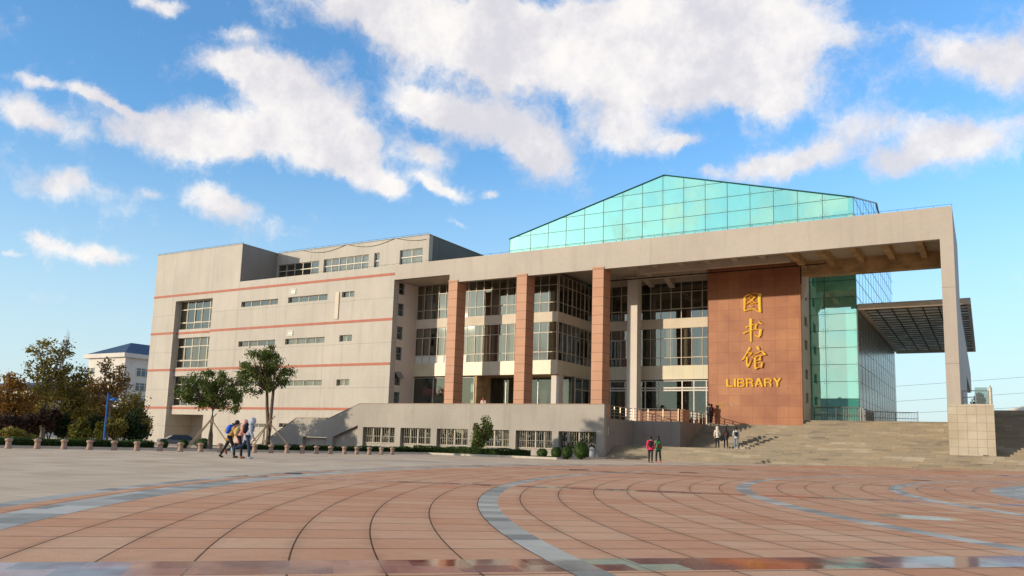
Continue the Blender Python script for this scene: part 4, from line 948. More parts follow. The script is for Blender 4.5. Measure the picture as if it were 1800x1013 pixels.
def tree(name, label, base, lobes, nleaf, leaf, mat, tr, seed, group=None, fork=.45, clusters=60, bark='bark', cr_=.32, extra=None, cat='tree', stems=1):
    """lobes: (dx, dy, z, rx, rz) ellipsoids of the crown relative to the base"""
    r = random.Random(seed); e_ = empty(name, base, label, cat, group); nr = np.random.default_rng(seed)
    lowz = min(l[2]-l[4] for l in lobes); topz_ = max(l[2]+l[4] for l in lobes); mx_ = sum(l[0] for l in lobes)/len(lobes); my_ = sum(l[1] for l in lobes)/len(lobes)
    tk = MB(); fz = lowz+(topz_-lowz)*.12; heads = []
    for s_i in range(stems):
        ox = (s_i-(stems-1)/2)*tr*1.6; tp = Vector((mx_*.3+ox*3+r.uniform(-.1, .1), my_*.3, fz))
        tk.tube([(ox*.6, 0, -.15), (ox*.8+r.uniform(-.03, .03), 0, fz*.35), tp*.7+Vector((0, 0, fz*.0)), tp], [tr*1.35, tr, tr*.85, tr*.72], 9); heads.append(tp)
    cen = []; tot = sum(l[3]**2*l[4] for l in lobes); limbs = []
    for l in lobes:
        nm_ = max(3, int(7*l[3]*l[3]*l[4]/tot*len(lobes)))
        for k in range(nm_):
            th = r.uniform(0, 2*PI); rad = r.uniform(.25, .75); p = Vector((l[0]+l[3]*rad*math.cos(th), l[1]+l[3]*rad*math.sin(th), l[2]+l[4]*r.uniform(-.2, .75)))
            h_ = r.choice(heads); md = h_.lerp(p, .5)+Vector((r.uniform(-.15, .15), r.uniform(-.15, .15), r.uniform(-.25, .05)*l[4]))
            tk.tube([h_+Vector((0, 0, -.05)), md, p], [tr*.5, tr*.3, tr*.10], 6, False); limbs += [md, md.lerp(p, .5), p]
        ncl = max(5, int(clusters*l[3]**2*l[4]/tot))
        for k in range(ncl):
            u = Vector([r.gauss(0, 1) for _ in range(3)]).normalized()*(r.uniform(.35, 1.0)**.6)*r.uniform(.85, 1.12)
            cen.append(Vector((l[0]+u.x*l[3], l[1]+u.y*l[3], l[2]+u.z*l[4])))
    for c_ in cen:
        q = min(limbs, key=lambda z: (z-c_).length); tk.tube([q, q.lerp(c_, .55)+Vector((0, 0, r.uniform(-.05, .1))), c_], [tr*.14, tr*.09, tr*.04], 4, False)
    if extra:
        for (dx, z0, z1, dx2) in extra: tk.tube([(dx, 0, z0), ((dx+dx2)/2+.05, 0, (z0+z1)/2), (dx2, 0, z1)], [tr*.25, tr*.15, tr*.04], 5, False)
    tk.build('trunk', M[bark], e_, smooth=True, world=False)
    ci = nr.integers(0, len(cen), nleaf); C_ = np.array([tuple(c_) for c_ in cen]); rads = nr.uniform(.5, 1.25, len(cen))[:, None]
    P_ = C_[ci] + nr.normal(size=(nleaf, 3))*cr_*rads[ci]*np.array([1, 1, .75])
    leaf_mesh('crown', P_, leaf, seed+1, LM[mat], e_); return e_
def dirs(D): s_ = D/F_PX; return s_
def tree_px(name, label, bx, D, lobes_px, **kw):
    """lobes given by where they stand in the survey photo: (cx, cy, rx, ry, depth offset)"""
    base = A(bx, 780, D=D); base.z = kw.pop('bz', 0.05); L_ = []
    for (cx, cy, rx, ry, dd) in lobes_px:
        p = A(cx, cy, D=D+dd); L_.append((p.x-base.x, p.y-base.y, p.z-base.z, rx*D/F_PX, ry*D/F_PX))
    return tree(name, label, base, L_, **kw)
tree_px('leafy_tree', 'wide dark green tree propped by poles before the archway', 369, 47.5, [(350, 690, 34, 30, 0), (390, 688, 34, 34, .3), (372, 668, 30, 17, .5), (410, 700, 14, 26, -.4), (328, 680, 18, 18, 0), (425, 668, 10, 12, 0)],
        nleaf=12000, leaf=.135, mat='green', tr=.13, seed=11, clusters=105, cr_=.17, group='propped trees in front of the tiled wall')
tree_px('leafy_tree', 'taller green tree with twin stems propped by poles, right of the walking group', 471, 50.5, [(462, 640, 33, 28, 0), (448, 668, 26, 28, .3), (480, 664, 24, 24, .3), (470, 622, 24, 14, 0), (505, 655, 10, 9, 0), (430, 648, 12, 14, 0)],
        nleaf=9500, leaf=.135, mat='green', tr=.12, seed=23, clusters=95, cr_=.18, group='propped trees in front of the tiled wall', stems=2)
polem = simple('wood_pole', (.30, .23, .15), .85, .2, 6)
def prop(label, a, b, r=.035):
    b_ = MB(); b_.tube([a, b], [r, r*.9], 7); tag(b_.build('support_pole', polem), label, 'support pole', 'poles propping the trees')
def px3(x, y, D): return A(x, y, D=D)
prop('brown pole leaning from the left against the dark green tree', px3(327, 788, 46.8), px3(370, 738, 47.4)); prop('second thin pole leaning left beside its twin at the dark green tree', px3(331, 789, 46.2), px3(369, 741, 47.3))
prop('brown pole leaning right from the dark green tree behind the walking group', px3(404, 785, 46.8), px3(372, 738, 47.4)); prop('short pole end crossing the trunk of the dark green tree', px3(372, 738, 47.6), px3(381, 727, 47.8), .03)
prop('pole rising from the walking group to the twin-stem tree', px3(441, 780, 49.5), px3(484, 731, 50.4)); prop('steeper pole rising from the walking group to the twin-stem tree', px3(441, 790, 49.8), px3(474, 742, 50.3)); prop('pole leaning right from the twin-stem tree', px3(510, 787, 50), px3(472, 741, 50.4)); prop('short upright pole left of the twin stem trunk', px3(460, 787, 50.2), px3(466, 745, 50.4)); prop('pale upright pole against the twin stem trunk', px3(463, 791, 49.7), px3(466, 748, 50.2), .025)

# background trees, left
GT = 'autumn trees left of the library'
bgz = lambda D: -.1
tree_px('autumn_tree', 'tall sparse tree with brown leaves and bare top twigs, highest at far left', 73, 64, [(75, 620, 22, 26, 0), (95, 640, 24, 30, .5), (110, 612, 12, 26, 0), (66, 650, 20, 22, 0), (88, 678, 30, 24, 0)], nleaf=3000, leaf=.24, mat='olive', tr=.16, seed=31, clusters=80, cr_=.24, group=GT, bark='barkgrey', extra=[(1.6, 5.6, 8.9, 1.95), (1.75, 6, 8.7, 2.3), (1.2, 5, 8.2, 1.7), (1.9, 7, 8.6, 2.1)])
tree_px('autumn_tree', 'dense olive and orange tree right of the tallest sparse tree', 116, 66, [(118, 680, 28, 36, 0), (138, 700, 26, 32, .5), (100, 720, 32, 34, 0), (140, 660, 14, 14, 0), (150, 735, 24, 26, 0)], nleaf=5500, leaf=.25, mat='olive', tr=.16, seed=41, clusters=90, cr_=.40, group=GT)
tree_px('autumn_tree', 'reddish tree at the left edge of the view', 10, 62, [(12, 700, 26, 36, 0), (22, 668, 10, 12, 0), (34, 722, 24, 36, .5), (-10, 715, 24, 36, 0)], nleaf=4600, leaf=.25, mat='rust', tr=.15, seed=51, clusters=80, cr_=.36, group=GT)
tree_px('autumn_tree', 'slim sparse brown tree in front of the blue-roofed building', 187, 66, [(188, 650, 16, 20, 0), (196, 680, 26, 26, 0), (180, 700, 20, 24, .4), (218, 650, 12, 12, 0), (214, 675, 16, 16, 0)], nleaf=2300, leaf=.23, mat='brown', tr=.12, seed=61, clusters=80, cr_=.22, group=GT, bark='barkgrey')
tree_px('autumn_tree', 'orange tinted tree close to the left corner of the library', 236, 70, [(236, 712, 20, 26, 0), (222, 730, 22, 26, 0), (246, 745, 16, 24, 0), (208, 745, 20, 22, 0)], nleaf=3600, leaf=.24, mat='olive', tr=.13, seed=71, clusters=60, cr_=.34, group=GT)
tree_px('autumn_tree', 'orange brown tree between the tall sparse tree and the lamp post', 155, 70, [(160, 690, 20, 26, 0), (172, 720, 22, 26, 0), (150, 725, 24, 28, 0)], nleaf=3400, leaf=.24, mat='rust', tr=.13, seed=81, clusters=60, cr_=.34, group=GT)
tree_px('autumn_tree', 'brown tree behind the reddish one at far left', 50, 68, [(50, 725, 26, 34, 0), (62, 700, 20, 24, 0), (38, 690, 14, 18, 0)], nleaf=3400, leaf=.24, mat='brown', tr=.14, seed=91, clusters=60, cr_=.36, group=GT)
def shrub(name, label, bx, by, D, rx, ry, mat, n, leaf, seed, group=None, bz=.05, cat='shrub', wx=1.0):
    c = A(bx, by, D=D); e_ = empty(name, (c.x, c.y, bz), label, cat, group); r = np.random.default_rng(seed); R_ = rx*D/F_PX; H_ = c.z+ry*D/F_PX-bz
    if name == 'round_shrub':
        u = r.normal(size=(n, 3)); u /= np.linalg.norm(u, axis=1)[:, None]; rad = (r.uniform(.6, 1.0, n)**.5*(1+.05*np.sin(u[:, 0]*7+u[:, 2]*5)))[:, None]
        P_ = u*rad*np.array([R_*wx, R_*wx, H_/2]) + np.array([0, 0, H_/2])
    else:
        nl = 11; lc = r.normal(size=(nl, 3)); lc /= np.linalg.norm(lc, axis=1)[:, None]; lc *= r.uniform(.35, .8, nl)[:, None]; lr = r.uniform(.25, .5, nl); pick = r.integers(0, nl, n)
        u = r.normal(size=(n, 3)); u /= np.linalg.norm(u, axis=1)[:, None]; P_ = lc[pick]+u*(lr[pick]*r.uniform(.3, 1.1, n))[:, None]
        P_ = P_*np.array([R_*wx, R_*wx, H_/2]) + np.array([0, 0, H_/2])
        P_[:, 2] = np.maximum(P_[:, 2], .05+.1*r.random(n))
    leaf_mesh('foliage', P_, leaf, seed, LM[mat], e_)
    st_ = MB()
    for q in range(6): a = 2*PI*q/6; st_.tube([(0, 0, -.05), (math.cos(a)*R_*.25, math.sin(a)*R_*.25, H_*.4), (math.cos(a)*R_*.5, math.sin(a)*R_*.5, H_*.75)], [.03, .02, .01], 5)
    st_.build('stem', M['bark'], e_, world=False); return e_
SG = 'undergrowth shrubs below the autumn trees'
for i, (x, y, rx, ry, m_, D, lb) in enumerate([(8, 748, 30, 26, 'purple', 58, 'dark reddish shrub at the far left edge'), (48, 750, 28, 26, 'purple', 59, 'dark reddish shrub left of the tall sparse tree'), (88, 744, 26, 30, 'purple', 60, 'dark purple shrub under the tall sparse tree'),
        (112, 752, 22, 24, 'dark', 61, 'dark green shrub behind the third bollard'), (140, 752, 20, 22, 'yellow', 59, 'yellow green shrub between the third and fourth bollard'), (165, 748, 20, 24, 'dark', 61, 'dark shrub just left of the blue lamp post'),
        (176, 757, 12, 16, 'yellow', 58, 'small yellow green shrub at the foot of the lamp post'), (205, 752, 20, 22, 'olive', 61, 'olive shrub right of the blue lamp post'), (232, 742, 20, 32, 'dark', 63, 'tall dark green shrub by the library corner'), (246, 755, 14, 22, 'dark', 62, 'dark green shrub touching the library corner'), (30, 765, 30, 14, 'olive', 56, 'low olive shrub behind the first two bollards')]):
    shrub('wild_shrub', lb, x, y, D, rx, ry, m_, 1700, .24, 200+i, SG)
for i, (x, y, rx, ry, lb) in enumerate([(5, 752, 40, 33, 0), (70, 752, 40, 33, 0), (130, 750, 40, 33, 0), (190, 750, 40, 33, 0), (240, 750, 34, 33, 0)]):
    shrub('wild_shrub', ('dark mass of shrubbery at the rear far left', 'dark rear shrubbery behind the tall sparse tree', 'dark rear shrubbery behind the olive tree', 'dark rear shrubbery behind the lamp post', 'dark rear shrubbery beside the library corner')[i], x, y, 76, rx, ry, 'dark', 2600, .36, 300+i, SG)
# clipped shrubs
shrub('tall_shrub', 'tall irregular green shrub against the terrace wall between barred windows', 843, 760, 59.0, 24, 31, 'green', 3800, .16, 401, bz=0)
BG = 'clipped round shrubs in the planting bed'
for i, (x, y, rx, ry, D, lb) in enumerate([(953, 796, 10, 8, 53.8, 'small clipped shrub at the left of the round row'), (978, 795, 10, 9.5, 53.6, 'second clipped round shrub from the left of the row'), (997, 794, 10.5, 10.5, 53.4, 'third clipped round shrub, next to the largest'), (1021.5, 790.5, 14, 14.5, 53.4, 'largest clipped round shrub beside the litter bin'),
        (287, 779, 8.5, 7, 47, 'dark clipped ball shrub by the library corner pier'), (322, 780, 9.5, 8, 47, 'dark clipped ball shrub in front of the parked car'), (358, 778, 14, 8, 50, 'wide clipped shrub right of the parked car')]):
    shrub('round_shrub', lb, x, y, D, rx, ry, 'hedge', 1500 if i != 3 else 3200, .10, 420+i, BG, bz=.02)
def hedge(label, pts, w_, h, n, seed):
    e_ = empty('hedge', (*pts[0], .05), label, 'hedge', 'low clipped hedges in the planting bed'); r = np.random.default_rng(seed); P_ = []
    core_ = MB(); L_ = [Vector((p[0], p[1], 0)) for p in pts]; tot = sum((b-a).length for a, b in zip(L_, L_[1:]))
    for a, b in zip(L_, L_[1:]):
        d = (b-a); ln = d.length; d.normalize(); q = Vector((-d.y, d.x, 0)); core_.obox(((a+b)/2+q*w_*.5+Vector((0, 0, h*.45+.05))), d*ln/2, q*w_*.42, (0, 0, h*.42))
        m_ = int(n*ln/tot); u = r.uniform(0, ln, m_); face = r.random(m_)
        s_ = np.where(face < .5, r.uniform(-.02, .06, m_), r.uniform(0, w_, m_)); z = np.where(face < .5, r.uniform(.02, h, m_), h+r.normal(0, .025, m_)) + .05
        base = np.array(a)[None, :] + u[:, None]*np.array(d)[None, :] + s_[:, None]*np.array(q)[None, :]; base[:, 2] = z + .03*np.sin(u*2.1)+.02*np.sin(u*5.3); P_.append(base-np.array(e_.location)*np.array([1, 1, 0])-np.array([0, 0, .05]))
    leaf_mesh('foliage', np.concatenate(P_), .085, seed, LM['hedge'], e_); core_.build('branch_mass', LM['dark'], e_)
    return e_
hl = [tuple(p) for p in offs(bedline, .75)]
hedge('long clipped hedge behind the first seven bollards at left', [hl[1], hl[2], (-40.3, 29.3)], 1.6, .42, 15000, 501)
hedge('narrow hedge behind the bollards under the two propped trees', [(-38.6, 33.6), (-37.2, 38.5), (-36.2, 42.0)], .7, .34, 7000, 502)
hedge('hedge along the terrace wall below the barred windows', [(-35.6, 46.9), (-33.0, 48.3), (-27.3, 48.6)], 1.0, .46, 9000, 503)
hedge('hedge running from the twin-stem tree to the bend of the kerb', [(-36.3, 42.3), (-35.2, 46.6)], .7, .36, 4000, 504)

shrub('terrace_shrub', 'green shrub behind the glass railing on the sandstone pedestal', 1722, 702, 84, 17, 12, 'green', 1600, .28, 450, bz=4.3)
# ------------------------------------------------------------------ bollards
bm_ = simple('bollard_granite', (.36, .235, .17), .65, .15, 8, bmp=.3, bscale=40, coord=objc)
bo = empty('stone_bollard', (0, 0, 0), 'x', 'bollard', 'stone bollards along the kerb')
q_ = MB(); q_.lathe([(.165, 0), (.162, .05), (.135, .14), (.128, .37)], 20); q_.build('shaft', bm_, bo, smooth=True, world=False)
q_ = MB(); q_.lathe([(.13, .37), (.165, .385), (.182, .42), (.178, .46), (.14, .50), (.07, .52), (.01, .525)], 20); q_.build('cap', bm_, bo, smooth=True, world=False)
BP = [(14,788.9),(65,789.4),(112,790),(157,791),(200,791.8),(240,792.8),(281,793.5),(317,794),(352,794.5),(386,795.3),(447,796.2),(476,796.7),(504,797),(531,797.5),(556,797.9),(581,798.3),(605,798.6),(627,798.9),(649,799.2),(670,799.3),(689.5,799.4)]
ORD = ['leftmost','second','third','fourth','fifth','sixth','seventh','eighth','ninth','tenth']
for i, (x, y) in enumerate(BP):
    o_ = bo if i == 0 else copy_tree(bo)
    p = A(x, y, Z=0); o_.location = (p.x, p.y, gz(p.x, p.y)); k = 1-.10*i/20; o_.scale = (k, k, k); o_.rotation_euler = (0, 0, i*1.3)
    if i < 10: lb = ORD[i]+' pinkish stone bollard counted from the left edge'
    elif i == 10: lb = 'pinkish stone bollard just right of the walking group'
    elif i == 11: lb = 'pinkish stone bollard at the foot of the twin-stem tree'
    elif i == 20: lb = 'rightmost pinkish stone bollard of the kerb row'
    else: lb = ORD[20-i]+' pinkish stone bollard counted from the right end' if i > 11 else ''
    if i == 19: lb = 'second pinkish stone bollard counted from the right end'
    o_['label'] = lb

# ------------------------------------------------------------------ lamp post, bin, wires
lp_ = A(182.2, 775, D=55); lp_.z = -.05; e_ = empty('lamp_post', lp_, 'blue lamp post with a flat lamp head in front of the autumn trees', 'lamp post')
M['blue'] = simple('blue_paint', (.03, .13, .40), .4, .1, 3)
q_ = MB(); q_.lathe([(.13, 0), (.13, .3), (.06, .35), (.05, 3.62)], 12); q_.build('pole', M['blue'], e_, smooth=True, world=False)
q_ = MB(); d = CR.copy(); d.z = 0; d.normalize(); q_.tube([(0, 0, 3.2), tuple(d*.3+Vector((0, 0, 3.2)))], .035, 6); q_.tube([(0, 0, 3.55), tuple(d*.4+Vector((0, 0, 3.22)))], .02, 6); q_.build('arm', M['blue'], e_, world=False)
q_ = MB(); q_.lathe([(.02, .12), (.25, .0), (.27, -.06), (.2, -.10)], 14, tuple(d*.45+Vector((0, 0, 3.18)))); q_.build('lamp_head', M['blue'], e_, smooth=True, world=False)
b_ = A(1046, 803, D=57.5); b_ = Vector((-25.2, 54.9, .02)); e_ = empty('litter_bin', b_, 'slim steel litter bin at the corner of the terrace wall', 'bin')
q_ = MB(); q_.lathe([(.17, 0), (.18, .05), (.18, .62)], 16); q_.build('bin_body', simple('bin_steel', (.55, .55, .52), .35, .1, 5, .4), e_, smooth=True, world=False)
q_ = MB(); q_.lathe([(.20, .62), (.20, .70), (.12, .80), (.02, .83)], 16); q_.build('bin_lid', simple('bin_lid', (.62, .60, .56), .4, .1, 5), e_, smooth=True, world=False)
q_ = MB(); q_.box(-.42, -.22, -.05, .05, 0, .78); q_.build('bin_post', M['dark'], e_, world=False)
for i, (x0, y0, x1, y1) in enumerate([(1560, 676.5, 1830, 657), (1560, 703, 1830, 685), (1560, 724.5, 1830, 710.5)]):
    a, b = A(x0, y0, D=170), A(x1, y1, D=170); d = b-a; pts = [a-d*1.5+d*4*k/20 for k in range(21)]; pts = [p+Vector((0, 0, -.5*math.sin(PI*k/20))) for k, p in enumerate(pts)]
    q_ = MB(); q_.tube(pts, .028, 4); tag(q_.build('power_line', simple('wire', (.10, .10, .11), .6)), ('uppermost thin power line crossing the sky at right', 'middle thin power line crossing the sky at right', 'lowest thin power line just above the right stairs')[i], 'power line', 'power lines at the right')

# ------------------------------------------------------------------ far buildings
M['farwall'] = simple('pale_render', (.62, .58, .52), .8, .08, .3); M['bluetile'] = simple('blue_roof_tiles', (.05, .085, .14), .6, .25, 1.5)
c = A(214, 700, D=190); Yb = c.y; x0 = A(153.5, 660, Y=Yb).x; x1 = c.x; ze = A(214, 627, D=190).z; dep = 34
fb_ = empty('dormitory_building', (c.x, c.y, 0), 'pale multi-storey building with a blue hipped roof at left', 'building')
q_ = MB(); q_.box(x0, x1, Yb, Yb+dep, -3, ze); q_.build('wall', M['farwall'], fb_)
q_ = MB(); q_.box(x0-1.0, x1+1.0, Yb-1.0, Yb+dep+1, ze, ze+1.0); q_.build('cornice', M['farwall'], fb_)
q_ = MB(); rzt = ze+4.4; q_.add([(x0-.6, Yb-.6, ze+1), (x1+.6, Yb-.6, ze+1), (x1+.6, Yb+dep+.6, ze+1), (x0-.6, Yb+dep+.6, ze+1), ((x0+x1)/2, Yb+6, rzt), ((x0+x1)/2, Yb+dep-6, rzt)], [(0, 1, 4), (1, 2, 5, 4), (2, 3, 5), (3, 0, 4, 5), (3, 2, 1, 0)]); q_.build('roof', M['bluetile'], fb_)
for fl in range(5):
    zt = ze-2.2-3.55*fl
    for k in range(3):
        xx = x0+1.4+k*(x1-x0-3.2)/2; q_ = MB(); q_.box(xx-.2, xx+1.3, Yb-.12, Yb, zt-1.9, zt); wo_ = q_.build('window', M['framewhite'], fb_)
        q_ = MB(); q_.box(xx-.05, xx+.5, Yb-.15, Yb-.12, zt-1.75, zt-.12); q_.box(xx+.6, xx+1.15, Yb-.15, Yb-.12, zt-1.75, zt-.12); q_.build('pane', simple('far_pane', (.10, .13, .15), .2) if (fl, k) == (0, 0) else bpy.data.materials['far_pane'], wo_)
    for k in range(4):
        yy = Yb+3+k*8.2; q_ = MB(); q_.box(x1, x1+.12, yy, yy+3.9, zt-2.1, zt); wo_ = q_.build('window', M['framewhite'], fb_)
        q_ = MB()
        for a in (.2, 1.45, 2.7): q_.box(x1+.12, x1+.15, yy+a, yy+a+1.05, zt-2.0, zt-.7); q_.box(x1+.12, x1+.15, yy+a, yy+a+1.05, zt-.6, zt-.12)
        q_.build('pane', bpy.data.materials['far_pane'], wo_)
c = A(-60, 700, D=170); Yb = c.y; x0 = c.x-20; x1 = A(60, 690, Y=Yb).x; ze = A(20, 686, Y=Yb).z; zr_ = A(20, 673, Y=Yb+6).z
fb_ = empty('low_building', (c.x, c.y, 0), 'low white building with a dark blue roof behind the reddish tree', 'building')
q_ = MB(); q_.box(x0, x1, Yb, Yb+14, -3, ze); q_.build('wall', M['farwall'], fb_)
q_ = MB(); q_.prism_x([(Yb-1, ze), (Yb+15, ze), (Yb+7, zr_)], x0-1, x1+1); q_.build('roof', M['bluetile'], fb_)
c = A(1764, 717, D=150); q_ = MB(); a = A(1764, 720, D=150); b = A(1900, 716, Y=a.y); zt = A(1790, 714.5, Y=a.y).z
fb_ = empty('flat_building', (a.x, a.y, 4), 'whitish flat roof just above the right stairs', 'building')
q_.prism_y([(a.x-1, 3), (b.x, 3), (b.x, zt), (a.x+3, zt), (a.x, zt-.8)], a.y, a.y+12); q_.build('wall', M['farwall'], fb_)

# ------------------------------------------------------------------ people
M['skin'] = simple('skin_tone', (.45, .26, .17), .55, .08, 5); M['haircol'] = simple('black_hair', (.012, .009, .008), .5, .3, 20); 
def cloth(name, col): return simple(name, col, .85, .14, 9, coord=objc)
def skinned(name, verts, edges, radii, mat, parent, sub=1):
    me = bpy.data.meshes.new(name); me.from_pydata([tuple(v) for v in verts], edges, []); ob = bpy.data.objects.new(name, me); COL.objects.link(ob); ob.parent = parent; me.materials.append(mat)
    ob.modifiers.new('skin', 'SKIN')
    if not me.skin_vertices: me.skin_vertices.new() if hasattr(me.skin_vertices, 'new') else None
    d = me.skin_vertices[0].data
    for i, r in enumerate(radii): d[i].radius = (r, r) if isinstance(r, (int, float)) else r
    for i in range(len(radii)): d[i].use_root = (i == 0)
    sm = ob.modifiers.new('smooth', 'SUBSURF'); sm.levels = sub; sm.render_levels = sub
    ob.modifiers['skin'].use_smooth_shade = True; return ob
def person(label, loc, rz, H=1.62, lean=4, legs=((18, 8), (-16, 22)), arms=((12, 20), (-14, 25)), top=(.3, .3, .3), bottom=(.02, .02, .03), shoe=(.05, .05, .05), hair='short', hood=None, coat=0, bag=None, look=0, group=None, scarf=None, sleeve=None, bob=0):
    k = H/1.65; e_ = empty('person', loc, label, 'person', group, rz); S = lambda v: Vector(v)*k
    la = math.radians(lean); pel = Vector((0, 0, .90))
    def up(x, y, z): y2, z2 = y*math.cos(la)+(z-.9)*math.sin(la), (z-.9)*math.cos(la)-y*math.sin(la); return Vector((x, y2, z2+.9))
    J = {}
    for s, (a, b) in zip((-1, 1), legs):
        a, b = math.radians(a), math.radians(b); hp = Vector((s*.085, 0, .88)); kn = hp+Vector((s*.01, math.sin(a)*.42, -math.cos(a)*.42)); an = kn+Vector((0, math.sin(a-b)*.41, -math.cos(a-b)*.41)); J[s] = (hp, kn, an, a-b)
    low_ = min(J[s][2].z for s in (-1, 1))-.07
    dz = -low_
    for s in (-1, 1): J[s] = tuple(v+Vector((0, 0, dz)) if isinstance(v, Vector) else v for v in J[s])
    def U(x, y, z): return up(x, y, z)+Vector((0, 0, dz))
    AR = {}
    for s, (a, b) in zip((-1, 1), arms):
        a, b = math.radians(a), math.radians(b); sh = U(s*.165, 0, 1.35); el = sh+Vector((s*.05, math.sin(a)*.27, -math.cos(a)*.27)); wr = el+Vector((-s*.02, math.sin(a+b)*.24, -math.cos(a+b)*.24)); AR[s] = (sh, el, wr, (wr-el).normalized())
    vs = [U(0, 0, .92), U(0, 0, 1.05), U(0, .01, 1.25), U(0, 0, 1.38), U(0, .01, 1.45), U(0, .035, 1.50), U(0, .02, 1.56), U(0, .01, 1.62)]
    rs = [.11, .10, .12, .07, .048, .062, .085, .06]; ed = [(i, i+1) for i in range(7)]
    vs += [U(0, .13, 1.535)]; rs += [.012]; ed += [(6, 8)]
    for s in (-1, 1):
        hp, kn, an, f = J[s]; n = len(vs); vs += [hp, kn, an]; rs += [.085, .055, .036]; ed += [(0, n), (n, n+1), (n+1, n+2)]
        sh, el, wr, dr = AR[s]; n = len(vs); pm = wr+dr*.07; vs += [sh, el, wr, pm]; rs += [.055, .038, .026, (.034, .018)]; ed += [(3, n), (n, n+1), (n+1, n+2), (n+2, n+3)]
        for q in range(4):
            o_ = Vector((0, (q-1.5)*.021, 0)); m1 = pm+o_+dr*.045; m2 = m1+dr*(.028+.006*(q in (1, 2)))+Vector((-s*.018, 0, 0)); i0 = len(vs); vs += [m1, m2]; rs += [.0095, .008]; ed += [(n+3, i0), (i0, i0+1)]
        t1 = wr+dr*.04+Vector((-s*.012, .036, 0)); i0 = len(vs); vs += [t1, t1+dr*.035+Vector((0, .012, 0))]; rs += [.011, .009]; ed += [(n+2, i0), (i0, i0+1)]
    body = skinned('body', [v*k for v in vs], ed, [tuple(x*k for x in r) if isinstance(r, tuple) else r*k for r in rs], M['skin'], e_, 1)
    # clothing
    hem = .83-coat
    jv = [U(0, 0, max(.88, 0)), U(0, 0, 1.06), U(0, .01, 1.24), U(0, 0, 1.37), Vector((0, -.02, hem+dz))]; jr = [.148, .132, .150, .092, .150+coat*.2]; je = [(0, 1), (1, 2), (2, 3), (0, 4)]
    for s in (-1, 1):
        sh, el, wr, dr = AR[s]; n = len(jv); jv += [sh, el, wr]; jr += [.078, .062, .048]; je += [(3, n), (n, n+1), (n+1, n+2)]
    skinned('jacket', [v*k for v in jv], je, [tuple(x*k for x in r) if isinstance(r, tuple) else r*k for r in jr], cloth('jacket_cloth', top), e_)
    tv = [Vector((0, 0, .90+dz))]; tr_ = [.10]; te = []
    for s in (-1, 1):
        hp, kn, an, f = J[s]; n = len(tv); tv += [hp, kn, an]; tr_ += [.098, .070, .056]; te += [(0, n), (n, n+1), (n+1, n+2)]
    skinned('trousers', [v*k for v in tv], te, [r*k for r in tr_], cloth('trouser_cloth', bottom), e_)
    for s in (-1, 1):
        hp, kn, an, f = J[s]; q_ = MB(); f2 = f if f < 0 else f*.3; hd = Vector((0, math.cos(f2), math.sin(f2))); dn = Vector((0, math.sin(f2), -math.cos(f2))); m_ = an+hd*.055+dn*.03
        rot = Matrix(((1, 0, 0), (0, hd.y, -dn.y), (0, hd.z, -dn.z))); q_.ell(m_*k, .045*k, .125*k, .045*k, 10, 7, rot); q_.build('shoe', cloth('shoe_leather', shoe), e_, smooth=True, world=False)
    hc = U(0, .0, 1.575)
    if hood:
        q_ = MB(); q_.ell((hc+Vector((0, -.02, -.01)))*k, .122*k, .135*k, .15*k, 14, 10); q_.ell(U(0, -.04, 1.42)*k, .13*k, .12*k, .09*k, 12, 8); q_.build('hood', cloth('hood_cloth', hood), e_, smooth=True, world=False)
    else:
        q_ = MB(); q_.ell((hc+Vector((0, -.025, .015)))*k, .100*k, .108*k, .105*k, 14, 10)
        if hair == 'long': q_.ell(U(0, -.07, 1.44)*k, .10*k, .06*k, .20*k, 12, 8)
        if hair == 'bun': q_.ell(U(.09, -.08, 1.60)*k, .06*k, .06*k, .06*k, 10, 6)
        if hair == 'short': q_.ell(U(0, -.06, 1.52)*k, .085*k, .06*k, .08*k, 10, 6)
        q_.build('hair', M['haircol'], e_, smooth=True, world=False)
    q_ = MB()
    for s in (-1, 1): q_.ell(U(s*.032, .098, 1.56)*k, .012*k, .008*k, .010*k, 6, 4)
    q_.build('eyes', M['haircol'], body, smooth=True, world=False)
    if scarf: q_ = MB(); q_.ell(U(0, .04, 1.42)*k, .10*k, .10*k, .06*k, 12, 6); q_.ell(U(.0, .13, 1.30)*k, .05*k, .03*k, .12*k, 8, 6); q_.build('scarf', cloth('scarf_cloth', scarf), e_, smooth=True, world=False)
    if bag:
        col, w_, h_, zc, col2 = bag; q_ = MB(); q_.ell(U(0, -.20, zc)*k, w_*k, .12*k, h_*k, 14, 10, Matrix.Rotation(-la, 3, 'X')); b__ = q_.build('backpack', cloth('bag_cloth', col), e_, smooth=True, world=False)
        if col2: q_ = MB(); q_.ell(U(0, -.25, zc-h_*.4)*k, w_*.8*k, .11*k, h_*.5*k, 12, 8); q_.build('pocket', cloth('bag_pocket', col2), b__, smooth=True, world=False)
        q_ = MB()
        for s in (-1, 1): q_.tube([U(s*.09, -.12, zc-h_*.6)*k, U(s*.12, -.06, 1.20)*k+Vector((0, -.08*k, 0)), U(s*.11, -.11, 1.34)*k, U(s*.11, 0, 1.42)*k, U(s*.12, .12, 1.33)*k, U(s*.13, .14, 1.15)*k], .016*k, 5)
        q_.build('strap', cloth('strap_cloth', sc(col, .6)), b__, smooth=True, world=False)
    return e_
GW = 'students walking across the plaza together'
rzr = math.radians(-50)
def onz(x, D, z=None):
    p = A(x, 800, D=D); p.z = gz(p.x, p.y) if z is None else z; return p
person('student in a tan jacket with black hair and a bright blue backpack, bending forward', onz(402, 35.4), rzr, 1.70, 24, ((-24, 4), (26, 18)), ((14, 30), (10, 30)), (.42, .22, .07), (.012, .014, .02), (.01, .01, .01), 'short', bag=((.01, .11, .62), .15, .22, 1.18, (.42, .30, .03)), group=GW)
